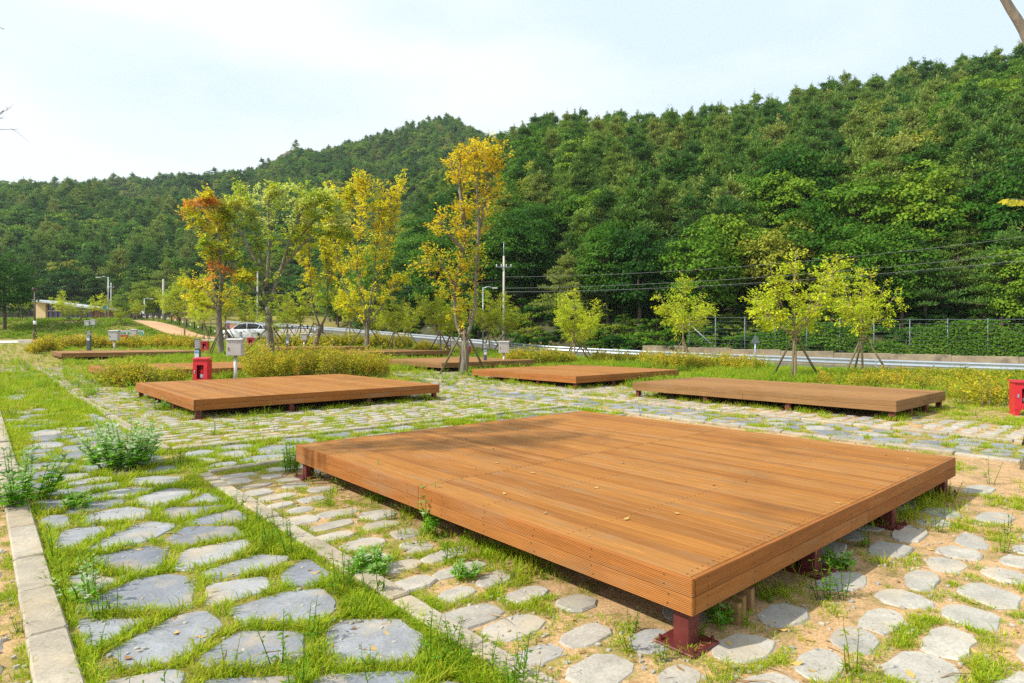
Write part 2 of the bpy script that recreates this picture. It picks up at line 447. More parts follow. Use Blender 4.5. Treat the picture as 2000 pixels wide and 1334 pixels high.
class MB:
    """collects shapes, builds ONE mesh"""
    def __init__(self):
        self.v, self.f, self.m, self.s = [], [], [], []
    def _add(self, vs, fs, mi=0, smooth=False):
        b = len(self.v)
        self.v += [tuple(p) for p in vs]
        for f in fs:
            self.f.append(tuple(i + b for i in f)); self.m.append(mi); self.s.append(smooth)
        return self
    def box(self, c, s, rz=0.0, mi=0, mat=None):
        hx, hy, hz = s[0] / 2, s[1] / 2, s[2] / 2
        P = [Vector((x, y, z)) for z in (-hz, hz) for x, y in ((-hx, -hy), (hx, -hy), (hx, hy), (-hx, hy))]
        R = mat if mat is not None else Matrix.Rotation(rz, 3, 'Z')
        P = [R @ p + Vector(c) for p in P]
        return self._add(P, [(3, 2, 1, 0), (4, 5, 6, 7), (0, 1, 5, 4), (1, 2, 6, 5), (2, 3, 7, 6), (3, 0, 4, 7)], mi)
    def bbox(self, c, s, b=0.006, rz=0.0, mi=0):
        """box with chamfered top and vertical edges"""
        hx, hy, hz = s[0] / 2, s[1] / 2, s[2] / 2
        def ring(ix, z):
            x, y = hx - ix, hy - ix
            return [(-x + b, -y, z), (x - b, -y, z), (x, -y + b, z), (x, y - b, z), (x - b, y, z), (-x + b, y, z), (-x, y - b, z), (-x, -y + b, z)]
        P = ring(0, -hz) + ring(0, hz - b) + ring(b * 0.9, hz)
        R = Matrix.Rotation(rz, 3, 'Z')
        P = [R @ Vector(p) + Vector(c) for p in P]
        fs = [tuple(range(7, -1, -1)), tuple(range(16, 24))]
        for r in range(2):
            for i in range(8):
                j = (i + 1) % 8
                fs.append((r * 8 + i, r * 8 + j, r * 8 + 8 + j, r * 8 + 8 + i))
        return self._add(P, fs, mi)
    def tube(self, pts, rad, n=6, mi=0, cap=True, smooth=True):
        pts = [Vector(p) for p in pts]
        if isinstance(rad, (int, float)): rad = [rad] * len(pts)
        vs, fs = [], []
        up = Vector((0.31, 0.17, 0.93)).normalized()
        a = None
        for i, p in enumerate(pts):
            d = (pts[min(i + 1, len(pts) - 1)] - pts[max(i - 1, 0)])
            d = d.normalized() if d.length > 1e-9 else Vector((0, 0, 1))
            if a is None:
                a = d.cross(up)
                if a.length < 1e-3: a = d.cross(Vector((1, 0, 0)))
            else:
                a = a - d * a.dot(d)
            a.normalize()
            b = d.cross(a)
            for k in range(n):
                t = 2 * math.pi * k / n
                vs.append(p + (a * math.cos(t) + b * math.sin(t)) * rad[i])
        for i in range(len(pts) - 1):
            for k in range(n):
                k2 = (k + 1) % n
                fs.append((i * n + k, i * n + k2, (i + 1) * n + k2, (i + 1) * n + k))
        if cap:
            fs.append(tuple(range(n - 1, -1, -1)))
            fs.append(tuple((len(pts) - 1) * n + k for k in range(n)))
        return self._add(vs, fs, mi, smooth)
    def prism(self, poly, axis, a0, a1, mi=0):
        """extrude a 2-D polygon: axis 'y' -> poly is (x,z); axis 'z' -> (x,y); axis 'x' -> (y,z)"""
        n = len(poly)
        def P(q, t):
            if axis == 'y': return (q[0], t, q[1])
            if axis == 'z': return (q[0], q[1], t)
            return (t, q[0], q[1])
        vs = [P(q, a0) for q in poly] + [P(q, a1) for q in poly]
        fs = [tuple(range(n - 1, -1, -1)), tuple(range(n, 2 * n))] + [(i, (i + 1) % n, n + (i + 1) % n, n + i) for i in range(n)]
        return self._add(vs, fs, mi)
    def lathe(self, prof, n=12, c=(0, 0, 0), mi=0, axis='z'):
        vs, fs = [], []
        for r, z in prof:
            for k in range(n):
                t = 2 * math.pi * k / n
                if axis == 'z': vs.append((c[0] + r * math.cos(t), c[1] + r * math.sin(t), c[2] + z))
                elif axis == 'x': vs.append((c[0] + z, c[1] + r * math.cos(t), c[2] + r * math.sin(t)))
                else: vs.append((c[0] + r * math.cos(t), c[1] + z, c[2] + r * math.sin(t)))
        for i in range(len(prof) - 1):
            for k in range(n):
                k2 = (k + 1) % n
                fs.append((i * n + k, i * n + k2, (i + 1) * n + k2, (i + 1) * n + k))
        fs.append(tuple(range(n - 1, -1, -1)))
        fs.append(tuple((len(prof) - 1) * n + k for k in range(n)))
        return self._add(vs, fs, mi, n > 8)
    def mesh(self, name, mats):
        me = bpy.data.meshes.new(name)
        me.from_pydata(self.v, [], self.f)
        me.polygons.foreach_set('material_index', self.m)
        me.polygons.foreach_set('use_smooth', self.s)
        for m in (mats if isinstance(mats, (list, tuple)) else [mats]):
            me.materials.append(MATS[m])
        me.update()
        return me
    def build(self, name, mats, parent=None):
        return link(bpy.data.objects.new(name, self.mesh(name, mats)), parent)

def obj(name, mesh, parent=None, loc=None, rz=None, scale=None):
    o = bpy.data.objects.new(name, mesh)
    if loc is not None: o.location = loc
    if rz is not None: o.rotation_euler = (0, 0, rz)
    if scale is not None: o.scale = scale if isinstance(scale, (tuple, list)) else (scale,) * 3
    return link(o, parent)

def copy_tree(root, loc=None, rz=None, label=None, scale=None):
    r = root.copy(); COL.objects.link(r)
    if loc is not None: r.location = loc
    if rz is not None: r.rotation_euler = (0, 0, rz)
    if scale is not None: r.scale = (scale,) * 3
    if label: r['label'] = label
    for ch in list(root.children):
        c = ch.copy(); COL.objects.link(c); c.parent = r
        for g in list(ch.children):
            d = g.copy(); COL.objects.link(d); d.parent = c
    return r

def unit(a):
    return a / np.maximum(np.linalg.norm(a, axis=-1, keepdims=True), 1e-9)

def leaf_arrays(C, D, Nv, L, W, fold=0.12):
    """one kite-shaped quad per leaf"""
    C = np.asarray(C, float); D = unit(np.asarray(D, float)); Nv = np.asarray(Nv, float)
    S = unit(np.cross(D, Nv)); Nv = unit(np.cross(S, D))
    L = np.broadcast_to(np.asarray(L, float), (len(C),))[:, None]; W = np.broadcast_to(np.asarray(W, float), (len(C),))[:, None]
    mid = C + D * L * 0.48 - Nv * W * fold
    V = np.stack([C, mid + S * W * 0.5, C + D * L - Nv * L * 0.10, mid - S * W * 0.5], axis=1).reshape(-1, 3)
    F = np.arange(len(C) * 4).reshape(-1, 4)
    return V, F

def rand_dirs(n, rng=NR):
    return unit(rng.normal(size=(n, 3)))

def scatter(name, protos, P, R, S, pid, label, cat):
    """one countless-stuff object: prototypes set on the vertices of a point mesh by geometry nodes"""
    me = bpy.data.meshes.new(name)
    P = np.asarray(P, np.float32)
    me.vertices.add(len(P)); me.vertices.foreach_set('co', P.ravel())
    for nm, ty, fld, dat in (('rot', 'FLOAT_VECTOR', 'vector', np.asarray(R, np.float32)), ('scl', 'FLOAT', 'value', np.asarray(S, np.float32)), ('pid', 'INT', 'value', np.asarray(pid, np.int32))):
        a = me.attributes.new(nm, ty, 'POINT'); a.data.foreach_set(fld, dat.ravel())
    o = link(bpy.data.objects.new(name, me))
    tag(o, label, cat, None, 'stuff')
    ng = bpy.data.node_groups.new(name + '_nodes', 'GeometryNodeTree')
    ng.interface.new_socket('Geometry', in_out='INPUT', socket_type='NodeSocketGeometry')
    ng.interface.new_socket('Geometry', in_out='OUTPUT', socket_type='NodeSocketGeometry')
    gi = ng.nodes.new('NodeGroupInput'); go = ng.nodes.new('NodeGroupOutput')
    jn = ng.nodes.new('GeometryNodeJoinGeometry')
    def attr(nm, dt):
        n = ng.nodes.new('GeometryNodeInputNamedAttribute'); n.data_type = dt; n.inputs['Name'].default_value = nm
        return n.outputs['Attribute']
    rot, scl, pd = attr('rot', 'FLOAT_VECTOR'), attr('scl', 'FLOAT'), attr('pid', 'INT')
    er = ng.nodes.new('FunctionNodeEulerToRotation'); ng.links.new(rot, er.inputs[0])
    for k, pm in enumerate(protos):
        po = bpy.data.objects.new(pm.name + '_source', pm)
        oi = ng.nodes.new('GeometryNodeObjectInfo'); oi.inputs['Object'].default_value = po; oi.inputs['As Instance'].default_value = True
        cp = ng.nodes.new('FunctionNodeCompare'); cp.data_type = 'INT'; cp.operation = 'EQUAL'
        ng.links.new(pd, cp.inputs[2]); cp.inputs[3].default_value = k
        ip = ng.nodes.new('GeometryNodeInstanceOnPoints')
        ng.links.new(gi.outputs[0], ip.inputs['Points']); ng.links.new(cp.outputs[0], ip.inputs['Selection'])
        ng.links.new(oi.outputs['Geometry'], ip.inputs['Instance'])
        ng.links.new(er.outputs[0], ip.inputs['Rotation']); ng.links.new(scl, ip.inputs['Scale'])
        ng.links.new(ip.outputs[0], jn.inputs[0])
    ng.links.new(jn.outputs[0], go.inputs[0])
    md = o.modifiers.new('scatter', 'NODES'); md.node_group = ng
    return o

# ------------------------------------------------------------------ the lie of the land
def sstep(a, b, x):
    t = np.clip((np.asarray(x, float) - a) / (b - a), 0, 1)
    return t * t * (3 - 2 * t)

# crash barrier line (photo column, photo row of its top edge, distance) -> the road runs behind it
_gr = [(2700, 735, 24), (2100, 713, 29), (1786, 704, 32.6), (1300, 686, 38), (1080, 676, 42), (968, 666, 46), (850, 655, 52), (684, 642, 64), (540, 631, 78), (430, 626, 92)]
GR = np.array([((p - CX) / FPX * d, d, EYE - (q - HY) / FPX * d - 0.78) for p, q, d in _gr])
_c = np.concatenate([[0], np.cumsum(np.hypot(*np.diff(GR[:, :2], axis=0).T))])

def gr_project(x, y):
    """signed distance behind the barrier line (+ = far side) and ground height along it"""
    x = np.asarray(x, float); y = np.asarray(y, float)
    best = np.full(x.shape, 1e9); sd = np.zeros(x.shape); zz = np.zeros(x.shape)
    for a, b in zip(GR[:-1], GR[1:]):
        d = b[:2] - a[:2]; L2 = d @ d
        t = np.clip(((x - a[0]) * d[0] + (y - a[1]) * d[1]) / L2, 0, 1)
        qx, qy = x - a[0] - t * d[0], y - a[1] - t * d[1]
        r = np.hypot(qx, qy)
        s = np.where(d[0] * qy - d[1] * qx < 0, 1.0, -1.0)
        m = r < best
        best = np.where(m, r, best); sd = np.where(m, r * s, sd); zz = np.where(m, a[2] + t * (b[2] - a[2]), zz)
    return sd, zz

def terrain(x, y):
    x = np.asarray(x, float); y = np.asarray(y, float)
    sl = 0.028 + (0.006 - 0.028) * sstep(-13, 3, x)
    t = (np.clip(y, -50, 60) - 16.0)
    z = sl * np.where(t > 0, t * t / (t + 1.2), 0)
    z = z - 0.055 * (1 - sstep(3.6, 10.5, y))
    H = 2.15 * (1 - sstep(-45, -29, x)) + 0.35 * sstep(-100, -40, x) * 0
    z = z + H * sstep(60.5, 72, y)
    sd, rz = gr_project(x, y)
    w = sstep(-9, -0.6, sd)
    z = z * (1 - w) + rz * w
    # behind the road the ground climbs to the hill foot
    z = z + 0.25 * np.clip(sd - 8.5, 0, 40)*sstep(8.5, 12, sd)*0.3
    return z

def tz(x, y):
    return float(terrain(np.array([x]), np.array([y]))[0])

def P3(px, py, Y):
    return Vector(((px - CX) / FPX * Y, Y, EYE - (py - HY) / FPX * Y))

_YS = np.concatenate([np.arange(2.0, 30, 0.05), np.arange(30, 160, 0.2)])
def hit(px, py, h=0.0):
    """point where the sight line through a photo position meets the ground (raised by h)"""
    X = (px - CX) / FPX * _YS
    dz = EYE - (py - HY) / FPX * _YS - terrain(X, _YS) - h
    i = int(np.argmax(dz < 0)) if (dz < 0).any() else len(_YS) - 1
    i = max(i, 1)
    a, b = dz[i - 1], dz[i]
    Y = _YS[i - 1] + (_YS[i] - _YS[i - 1]) * (a / (a - b) if a != b else 0)
    x = (px - CX) / FPX * Y
    return Vector((x, Y, tz(x, Y)))

# the paved site is laid out on a grid turned 41 degrees: local x = v, local y = u
ANG = math.atan2(0.657, 0.754)
EV = np.array([math.cos(ANG), math.sin(ANG)]); EU = np.array([-math.sin(ANG), math.cos(ANG)])
def site(v, u):
    return v * EV[0] + u * EU[0], v * EV[1] + u * EU[1]
def to_site(x, y):
    return x * EV[0] + y * EV[1], x * EU[0] + y * EU[1]

# decks: v0, v1, u0, u1 (site grid), timber
DECK_H, NEAR_DECK_H = 0.38, 0.345
def deck_at(px, py, wv, wu):
    p = hit(px, py, DECK_H)
    v, u = to_site(p.x, p.y)
    return (v, v + wv, u, u + wu)
DECKS = [
    (2.77, 7.60, 1.77, 6.96),
    deck_at(378, 781, 5.6, 5.6),
    deck_at(1751, 783, 3.15, 6.1),
    deck_at(1125, 735, 5.3, 5.05),
    deck_at(218, 726, 5.4, 5.4),
    deck_at(120, 690, 6.2, 5.4),
    deck_at(863.5, 709, 5.2, 5.2),
    deck_at(722, 687.5, 5.2, 5.2),
    deck_at(566, 679.5, 5.0, 5.0),
]

def grass_amount(v, u):
    """how grassy the ground is, 0..1, in site coordinates (arrays)"""
    g = np.full(v.shape, 0.55)
    g = np.where((v > 0.37) & (v < 1.9), 0.81, g)
    g = np.where(v < 0.15, 0.28, g)
    A = (v > 2.05) & (v < 9.9) & (u < 7.75)
    g = np.where(A, 0.36, g)
    g = np.where(A & (v < 2.8), 0.50, g)
    g = np.where(A & (u < 1.77) & (v > 4), 0.34, g)
    g = np.where(A & (v > 7.6), 0.25, g)
    g = np.where((v > 2.05) & (u >= 7.85) & (u < 9.5) & (v < 9.9), 0.85, g)
    g = np.where((v > 9.9) & (v < 11.7), 0.58, g)
    g = np.where((v > 2.05) & (v < 9.9) & (u >= 9.5), 0.62, g)
    g = np.where((v >= 11.7) & (v < 13.4) & (u < 10), 0.36, g)
    g = np.where((v < 1.9) & (u > 14), 0.97, g)
    return g

# ground sheet
def _axis(parts):
    out = []
    for a, b, s in parts:
        out.append(np.arange(a, b, s))
    return np.concatenate(out + [[parts[-1][1]]])
gx = _axis([(-560, -120, 40), (-120, -40, 2.0), (-40, -16, 0.8), (-16, 14, 0.28), (14, 40, 0.8), (40, 120, 3.0), (120, 560, 40)])
gy = _axis([(-150, -20, 26), (-20, 1, 3.0), (1, 22, 0.28), (22, 46, 0.6), (46, 110, 1.2), (110, 200, 6), (200, 640, 40)])
GX, GY = np.meshgrid(gx, gy)
GZ = terrain(GX, GY)
small = np.array([[mnoise.noise(Vector((a * 0.9, b * 0.9, 0.3))) for a in gx] for b in gy])
_v, _u = to_site(GX, GY)
ga = grass_amount(_v, _u)
_r = np.hypot(GX, GY)
ga = np.where(_r > 24, 0.60, ga)
ga = np.where((GY > 58) & (GX < -20), 0.85, ga)
GZ = GZ + small * 0.006 * (1 - 0.0 * _r) * np.where(_r < 40, 1, 0)
idx = np.arange(GX.size).reshape(GX.shape)
Fg = np.stack([idx[:-1, :-1], idx[:-1, 1:], idx[1:, 1:], idx[1:, :-1]], axis=-1).reshape(-1, 4)
ground = obj('ground', arr_mesh('ground', np.stack([GX, GY, GZ], -1).reshape(-1, 3), Fg, 'granite_sand_ground', smooth=True, gattr=ga.ravel()))
tag(ground, 'sandy camping ground with patches of short grass', 'ground', None, 'structure')

def strip(name, line, off0, off1, lift, mat, label, seg=1.5):
    """a ribbon of ground following a line, lying on the terrain"""
    line = np.asarray(line, float)
    d = np.concatenate([[0], np.cumsum(np.hypot(*np.diff(line[:, :2], axis=0).T))])
    n = max(3, int(d[-1] / seg))
    s = np.linspace(0, d[-1], n)
    x = np.interp(s, d, line[:, 0]); y = np.interp(s, d, line[:, 1])
    tx, ty = np.gradient(x), np.gradient(y); L = np.hypot(tx, ty)
    nx, ny = ty / L, -tx / L
    k = 6
    V = []
    for j in range(k + 1):
        o = off0 + (off1 - off0) * j / k
        xx, yy = x + nx * o, y + ny * o
        V.append(np.stack([xx, yy, terrain(xx, yy) + lift], -1))
    V = np.stack(V, 1)
    idx = np.arange(n * (k + 1)).reshape(n, k + 1)
    F = np.stack([idx[:-1, :-1], idx[:-1, 1:], idx[1:, 1:], idx[1:, :-1]], -1).reshape(-1, 4)
    me = arr_mesh(name, V.reshape(-1, 3), F, mat, smooth=True)
    if me.polygons[0].normal.z < 0:
        me.flip_normals()
    return tag(obj(name, me), label, 'road', None, 'structure')

strip('road', GR[:, :2], 0.8, 7.6, 0.035, 'asphalt', 'asphalt road behind the crash barrier')
strip('access_road', [(-75, 47), (-52, 51), (-38, 55), (-27, 58.5), (-19, 61)], -3.6, 3.4, 0.035, 'concrete', 'pale concrete access road below the grassy bank')
strip('dirt_path', [(-22.5, 61.0), (-28, 62.4), (-34, 66), (-41.5, 71.0), (-49, 77)], -1.5, 1.5, 0.05, 'dirt_path', 'orange dirt path climbing the grassy bank')

# ------------------------------------------------------------------ hills
def hill(name, ctrl_ridge, ctrl_base, tree_h, nx, ns, label, amp):
    """surface between a foot line and a ridge line, falling away behind the ridge"""
    px = np.linspace(ctrl_ridge[0][0], ctrl_ridge[-1][0], nx)
    cr = np.array(ctrl_ridge, float); cb = np.array(ctrl_base, float)
    ry = np.interp(px, cr[:, 0], cr[:, 1]); rY = np.interp(px, cr[:, 0], cr[:, 2])
    R = np.stack([(px - CX) / FPX * rY, rY, EYE - (ry - HY) / FPX * rY - tree_h], -1)
    bY = np.interp(px, cb[:, 0], cb[:, 1]); bz = np.interp(px, cb[:, 0], cb[:, 2])
    B = np.stack([(px - CX) / FPX * bY, bY, bz], -1)
    S = np.concatenate([np.linspace(-0.06, 1, ns), np.linspace(1.04, 1.42, 8)])
    V = np.zeros((len(S), nx, 3))
    for i, s in enumerate(S):
        q = B + (R - B) * s
        if s <= 1:
            g = s if s < 0 else s ** 0.93
            q[:, 2] = B[:, 2] + (R[:, 2] - B[:, 2]) * g
        else:
            q[:, 2] = R[:, 2] - (R[:, 2] - B[:, 2]) * 0.75 * (s - 1) ** 1.2
        V[i] = q
    for i, s in enumerate(S):
        k = amp * max(0.0, min(1, s * 2.5)) * max(0.12, 1 - abs(s - 0.55) * 1.6) if s < 1.4 else 0
        for j in range(nx):
            x, y = V[i, j, 0], V[i, j, 1]
            V[i, j, 2] += k * (mnoise.noise(Vector((x * 0.016, y * 0.016, 3.1))) * 1.5 + 0.5 * mnoise.noise(Vector((x * 0.05, y * 0.05, 9.1))))
    idx = np.arange(len(S) * nx).reshape(len(S), nx)
    F = np.stack([idx[:-1, :-1], idx[:-1, 1:], idx[1:, 1:], idx[1:, :-1]], -1).reshape(-1, 4)
    o = obj(name, arr_mesh(name, V.reshape(-1, 3), F, 'forest_floor', smooth=True))
    tag(o, label, 'hill', None, 'structure')
    return px, S, V

NEAR_R = [(600, 590, 185), (650, 545, 186), (760, 470, 185), (840, 355, 178), (950, 264, 166), (1050, 224, 152), (1150, 222, 146), (1280, 222, 140), (1400, 216, 132), (1500, 190, 126), (1620, 158, 122), (1750, 128, 118), (1880, 100, 114), (2000, 74, 110), (2200, 30, 104), (2600, -20, 96), (3000, -20, 90)]
NEAR_B = [(600, 92, 2.6), (684, 77, 2.1), (850, 64, 1.4), (968, 57, 1.0), (1080, 53, 0.7), (1300, 48.5, 0.3), (1786, 42.5, 0.1), (2100, 38.5, -0.1), (2600, 35, -0.2), (3000, 33, -0.2)]
FAR_R = [(-560, 392, 388), (-400, 385, 390), (0, 360, 400), (120, 354, 400), (240, 362, 400), (330, 358, 400), (430, 350, 395), (500, 330, 390), (545, 306, 385), (585, 296, 384), (640, 302, 380), (700, 290, 372), (760, 268, 364), (830, 236, 356), (865, 222, 352), (895, 224, 350), (930, 250, 352), (985, 285, 354), (1050, 310, 360), (1300, 380, 380)]
FAR_B = [(-900, 120, 5.0), (0, 118, 5.0), (300, 122, 5.0), (600, 150, 6.0), (1300, 190, 8.0)]
near_hill = hill('near_hill', NEAR_R, NEAR_B, 10.2, 130, 60, 'steep wooded hillside rising behind the road', 4.0)
far_hill = hill('far_hill', FAR_R, FAR_B, 9.0, 110, 60, 'broad far wooded hill with a rocky knob', 16.0)

def hill_point(h, px, s):
    pxs, S, V = h
    j = np.interp(px, pxs, np.arange(len(pxs))); i = np.interp(s, S, np.arange(len(S)))
    j0 = np.minimum(j.astype(int), len(pxs) - 2); i0 = np.minimum(i.astype(int), len(S) - 2)
    a, b = (j - j0)[:, None], (i - i0)[:, None]
    return (V[i0, j0] * (1 - a) + V[i0, j0 + 1] * a) * (1 - b) + (V[i0 + 1, j0] * (1 - a) + V[i0 + 1, j0 + 1] * a) * b

# ------------------------------------------------------------------ forest trees
def tube_arrays(pts, rad, n=5):
    m = MB().tube(pts, rad, n, cap=False)
    return np.array(m.v), np.array(m.f)

def broadleaf_arrays(seed, clumps, per, lsize, tall=0.42, wide=0.36, cz=0.60):
    rng = np.random.default_rng(seed)
    C, D, Nn = [], [], []
    d = rand_dirs(clumps, rng)
    d[:, 2] = d[:, 2] * 0.9 + 0.12
    rad = rng.uniform(0.55, 1.0, clumps)[:, None]
    cc = d * rad * np.array([wide, wide, tall]) * rng.uniform(0.85, 1.12, (clumps, 1)) + np.array([0, 0, cz])
    for k in range(clumps):
        r = rng.uniform(0.09, 0.16)
        q = rand_dirs(per, rng)
        q[:, 2] = np.abs(q[:, 2]) * 0.9 - 0.25
        p = cc[k] + q * np.array([r, r, r * 0.7]) * rng.uniform(0.6, 1.1, (per, 1))
        out = unit(p - np.array([0, 0, cz - 0.1]))
        nn = unit(q * 0.6 + out * 0.4 + np.array([0, 0, 0.6]) + rng.normal(0, 0.45, (per, 3)))
        dd = unit(np.cross(nn, rand_dirs(per, rng)) + np.array([0, 0, -0.25]))
        C.append(p); D.append(dd); Nn.append(nn)
    C, D, Nn = map(np.concatenate, (C, D, Nn))
    L = rng.uniform(0.7, 1.3, len(C)) * lsize
    V, F = leaf_arrays(C, D, Nn, L, L * 0.72)
    # trunk and limbs
    tv, tf = [], []
    def add(pts, rr):
        v, f = tube_arrays(pts, rr)
        tf.append(f + sum(len(a) for a in tv)); tv.append(v)
    add([(0, 0, -0.08), (0.01, 0.0, 0.2), (-0.005, 0.012, 0.45), (0.01, 0, 0.78)], [0.026, 0.02, 0.015, 0.004])
    for k in rng.choice(clumps, min(clumps, 9), replace=False):
        z0 = rng.uniform(0.22, 0.5)
        e = cc[k]
        add([(0, 0, z0), (e[0] * 0.5, e[1] * 0.5, (z0 + e[2]) / 2 - 0.02), tuple(e)], [0.011, 0.008, 0.003])
    return V, F, np.concatenate(tv), np.concatenate(tf)

def pine_arrays(seed, whorls, per, lsize, spread=0.34, flat=0.45, lo=0.30):
    rng = np.random.default_rng(seed)
    C, D, Nn = [], [], []
    tv, tf = [], []
    def add(pts, rr):
        v, f = tube_arrays(pts, rr)
        tf.append(f + sum(len(a) for a in tv)); tv.append(v)
    lean = rng.normal(0, 0.09, 2)
    add([(0, 0, -0.08), (lean[0] * 0.3, lean[1] * 0.3, 0.3), (lean[0], lean[1], 0.62), (lean[0] * 1.3, lean[1] * 1.3, 0.95)], [0.021, 0.017, 0.012, 0.003])
    tip = np.array([lean[0] * 1.3, lean[1] * 1.3, 0.95])
    nt_ = per
    C.append(tip + rng.normal(0, 1, (nt_, 3)) * np.array([0.012, 0.012, 0.035])); D.append(unit(rng.normal(0, 0.5, (nt_, 3)) + np.array([0, 0, 1.0]))); Nn.append(rand_dirs(nt_, rng))
    for w in range(whorls):
        t = ((w + rng.uniform(0, 0.8)) / whorls) ** 0.8
        z = lo + (0.97 - lo) * t
        rr = spread * (1 - t) ** 0.9 * rng.uniform(0.75, 1.2) + 0.035
        for b in range(rng.integers(3, 6)):
            a = rng.uniform(0, 2 * math.pi)
            L = rr * rng.uniform(0.65, 1.15)
            o = np.array([lean[0] * z * 1.2, lean[1] * z * 1.2, z - 0.03])
            e = o + np.array([math.cos(a) * L, math.sin(a) * L, L * rng.uniform(0.0, 0.35)])
            m = (o + e) / 2 - np.array([0, 0, 0.012])
            add([tuple(o), tuple(m), tuple(e)], [0.007, 0.005, 0.002])
            for q in np.linspace(0.45, 1.05, 3 if L > 0.16 else 2):
                c = o + (e - o) * q
                r = rng.uniform(0.05, 0.085) * (1.12 - 0.62 * t)
                g = rng.normal(0, 0.5, (per, 3)) * np.array([r, r, r * (flat + 0.3 * t * t)])
                C.append(c + g)
                dd = unit(g / r * 0.6 + np.array([math.cos(a) * 0.35, math.sin(a) * 0.35, 0.75]) + rng.normal(0, 0.5, (per, 3)))
                D.append(dd)
                Nn.append(unit(rand_dirs(per, rng) + np.array([0, 0, 0.7])))
    C, D, Nn = map(np.concatenate, (C, D, Nn))
    L = rng.uniform(0.7, 1.3, len(C)) * lsize
    V, F = leaf_arrays(C, D, Nn, L, L * 0.26)
    return V, F, np.concatenate(tv), np.concatenate(tf)

def combine(name, a, mats):
    V, F, tv, tf = a
    return arr_mesh(name, np.concatenate([V, tv]), np.concatenate([F, tf + len(V)]), mats, fmat=np.concatenate([np.zeros(len(F), int), np.ones(len(tf), int)]))

near_protos = [combine('broadleaf_tree', broadleaf_arrays(s, 66, 115, 0.029, 0.40 + 0.04 * (s % 2), 0.33 + 0.04 * (s % 3)), ['hill_broadleaf', 'forest_bark']) for s in (1, 2, 3)] + \
              [combine('pine_tree', pine_arrays(s, 11 + s % 4, 78, 0.031, 0.26 + 0.045 * (s % 3), 0.26 + 0.05 * (s % 2), 0.24), ['hill_pine', 'forest_bark']) for s in (4, 5, 6, 7, 8, 9)]
far_protos = [combine('far_broadleaf_tree', broadleaf_arrays(s, 40, 50, 0.048), ['hill_broadleaf', 'forest_bark']) for s in (11, 12, 13)] + \
             [combine('far_pine_tree', pine_arrays(s, 10, 26, 0.050, 0.30, 0.34, 0.26), ['hill_pine', 'forest_bark']) for s in (14, 15, 16)]
bush_protos = [combine('bush', broadleaf_arrays(s, 30, 60, 0.06, 0.42, 0.55, 0.38), ['hill_broadleaf', 'twig_bark']) for s in (21, 22)]

def plant_hill(name, h, n, pxr, sr, protos, nb, hrange, label, pine_share, seed, power):
    rng = np.random.default_rng(seed)
    px = rng.uniform(pxr[0], pxr[1], n)
    s = sr[0] + (sr[1] - sr[0]) * rng.uniform(0, 1, n) ** power
    P = hill_point(h, px, s)
    cl = np.array([mnoise.noise(Vector((p[0] * 0.03, p[1] * 0.03, 1.7))) for p in P])
    pine = rng.uniform(0, 1, n) < np.clip(pine_share + 1.1 * cl + 0.25 * (s - 0.4), 0.05, 0.95)
    pid = np.where(pine, nb + rng.integers(0, len(protos) - nb, n), rng.integers(0, nb, n))
    S = rng.uniform(hrange[0], hrange[1], n) * np.where(pine, 1.12, 0.95)
    R = np.stack([rng.normal(0, 0.08, n), rng.normal(0, 0.08, n), rng.uniform(0, 6.28, n)], -1)
    P[:, 2] -= 0.3
    return scatter(name, protos, P, R, S, pid, label, 'forest')

plant_hill('hillside_forest', near_hill, 1650, (640, 2420), (0.07, 1.05), near_protos, 3, (5.0, 10.8), 'dense mixed pine and oak forest covering the near hillside', 0.74, 31, 0.80)
plant_hill('far_forest', far_hill, 7600, (-260, 1080), (0.0, 1.03), far_protos, 3, (5.5, 11.5), 'distant forest covering the far hill', 0.45, 32, 0.72)

# bushes and undergrowth along the foot of the near hill
rng = np.random.default_rng(77)
n = 900
pb = hill_point(near_hill, rng.uniform(700, 2350, n), rng.uniform(-0.02, 0.14, n) ** 1.0)
scatter('undergrowth', bush_protos, pb - np.array([0, 0, 0.1]), np.stack([np.zeros(n), np.zeros(n), rng.uniform(0, 6.28, n)], -1), rng.uniform(1.0, 2.4, n), rng.integers(0, 2, n), 'leafy undergrowth along the foot of the near hillside', 'undergrowth')

# single trees that can be told apart at the edge of the wood
def tree_pair(name, arr, leafmat):
    V, F, tv, tf = arr
    return arr_mesh(name + '_crown', V, F, leafmat), arr_mesh(name + '_trunk', tv, tf, 'forest_bark', smooth=True)

edge_kinds = {'oak': [tree_pair('oak_tree', broadleaf_arrays(s, 90, 90, 0.028, 0.44, 0.34), 'hill_broadleaf') for s in (41, 42, 43)],
              'pine': [tree_pair('pine_tree', pine_arrays(s, 13, 95, 0.028, 0.32, 0.24, 0.24), 'hill_pine') for s in (44, 45)]}

def single_tree(kind, k, p, height, rz, label, group, name=None):
    cm, tm = edge_kinds[kind][k]
    t = thing(name or (kind + '_tree'), label, 'tree', p, rz, group, height)
    obj('crown', cm, t); obj('trunk', tm, t)
    return t

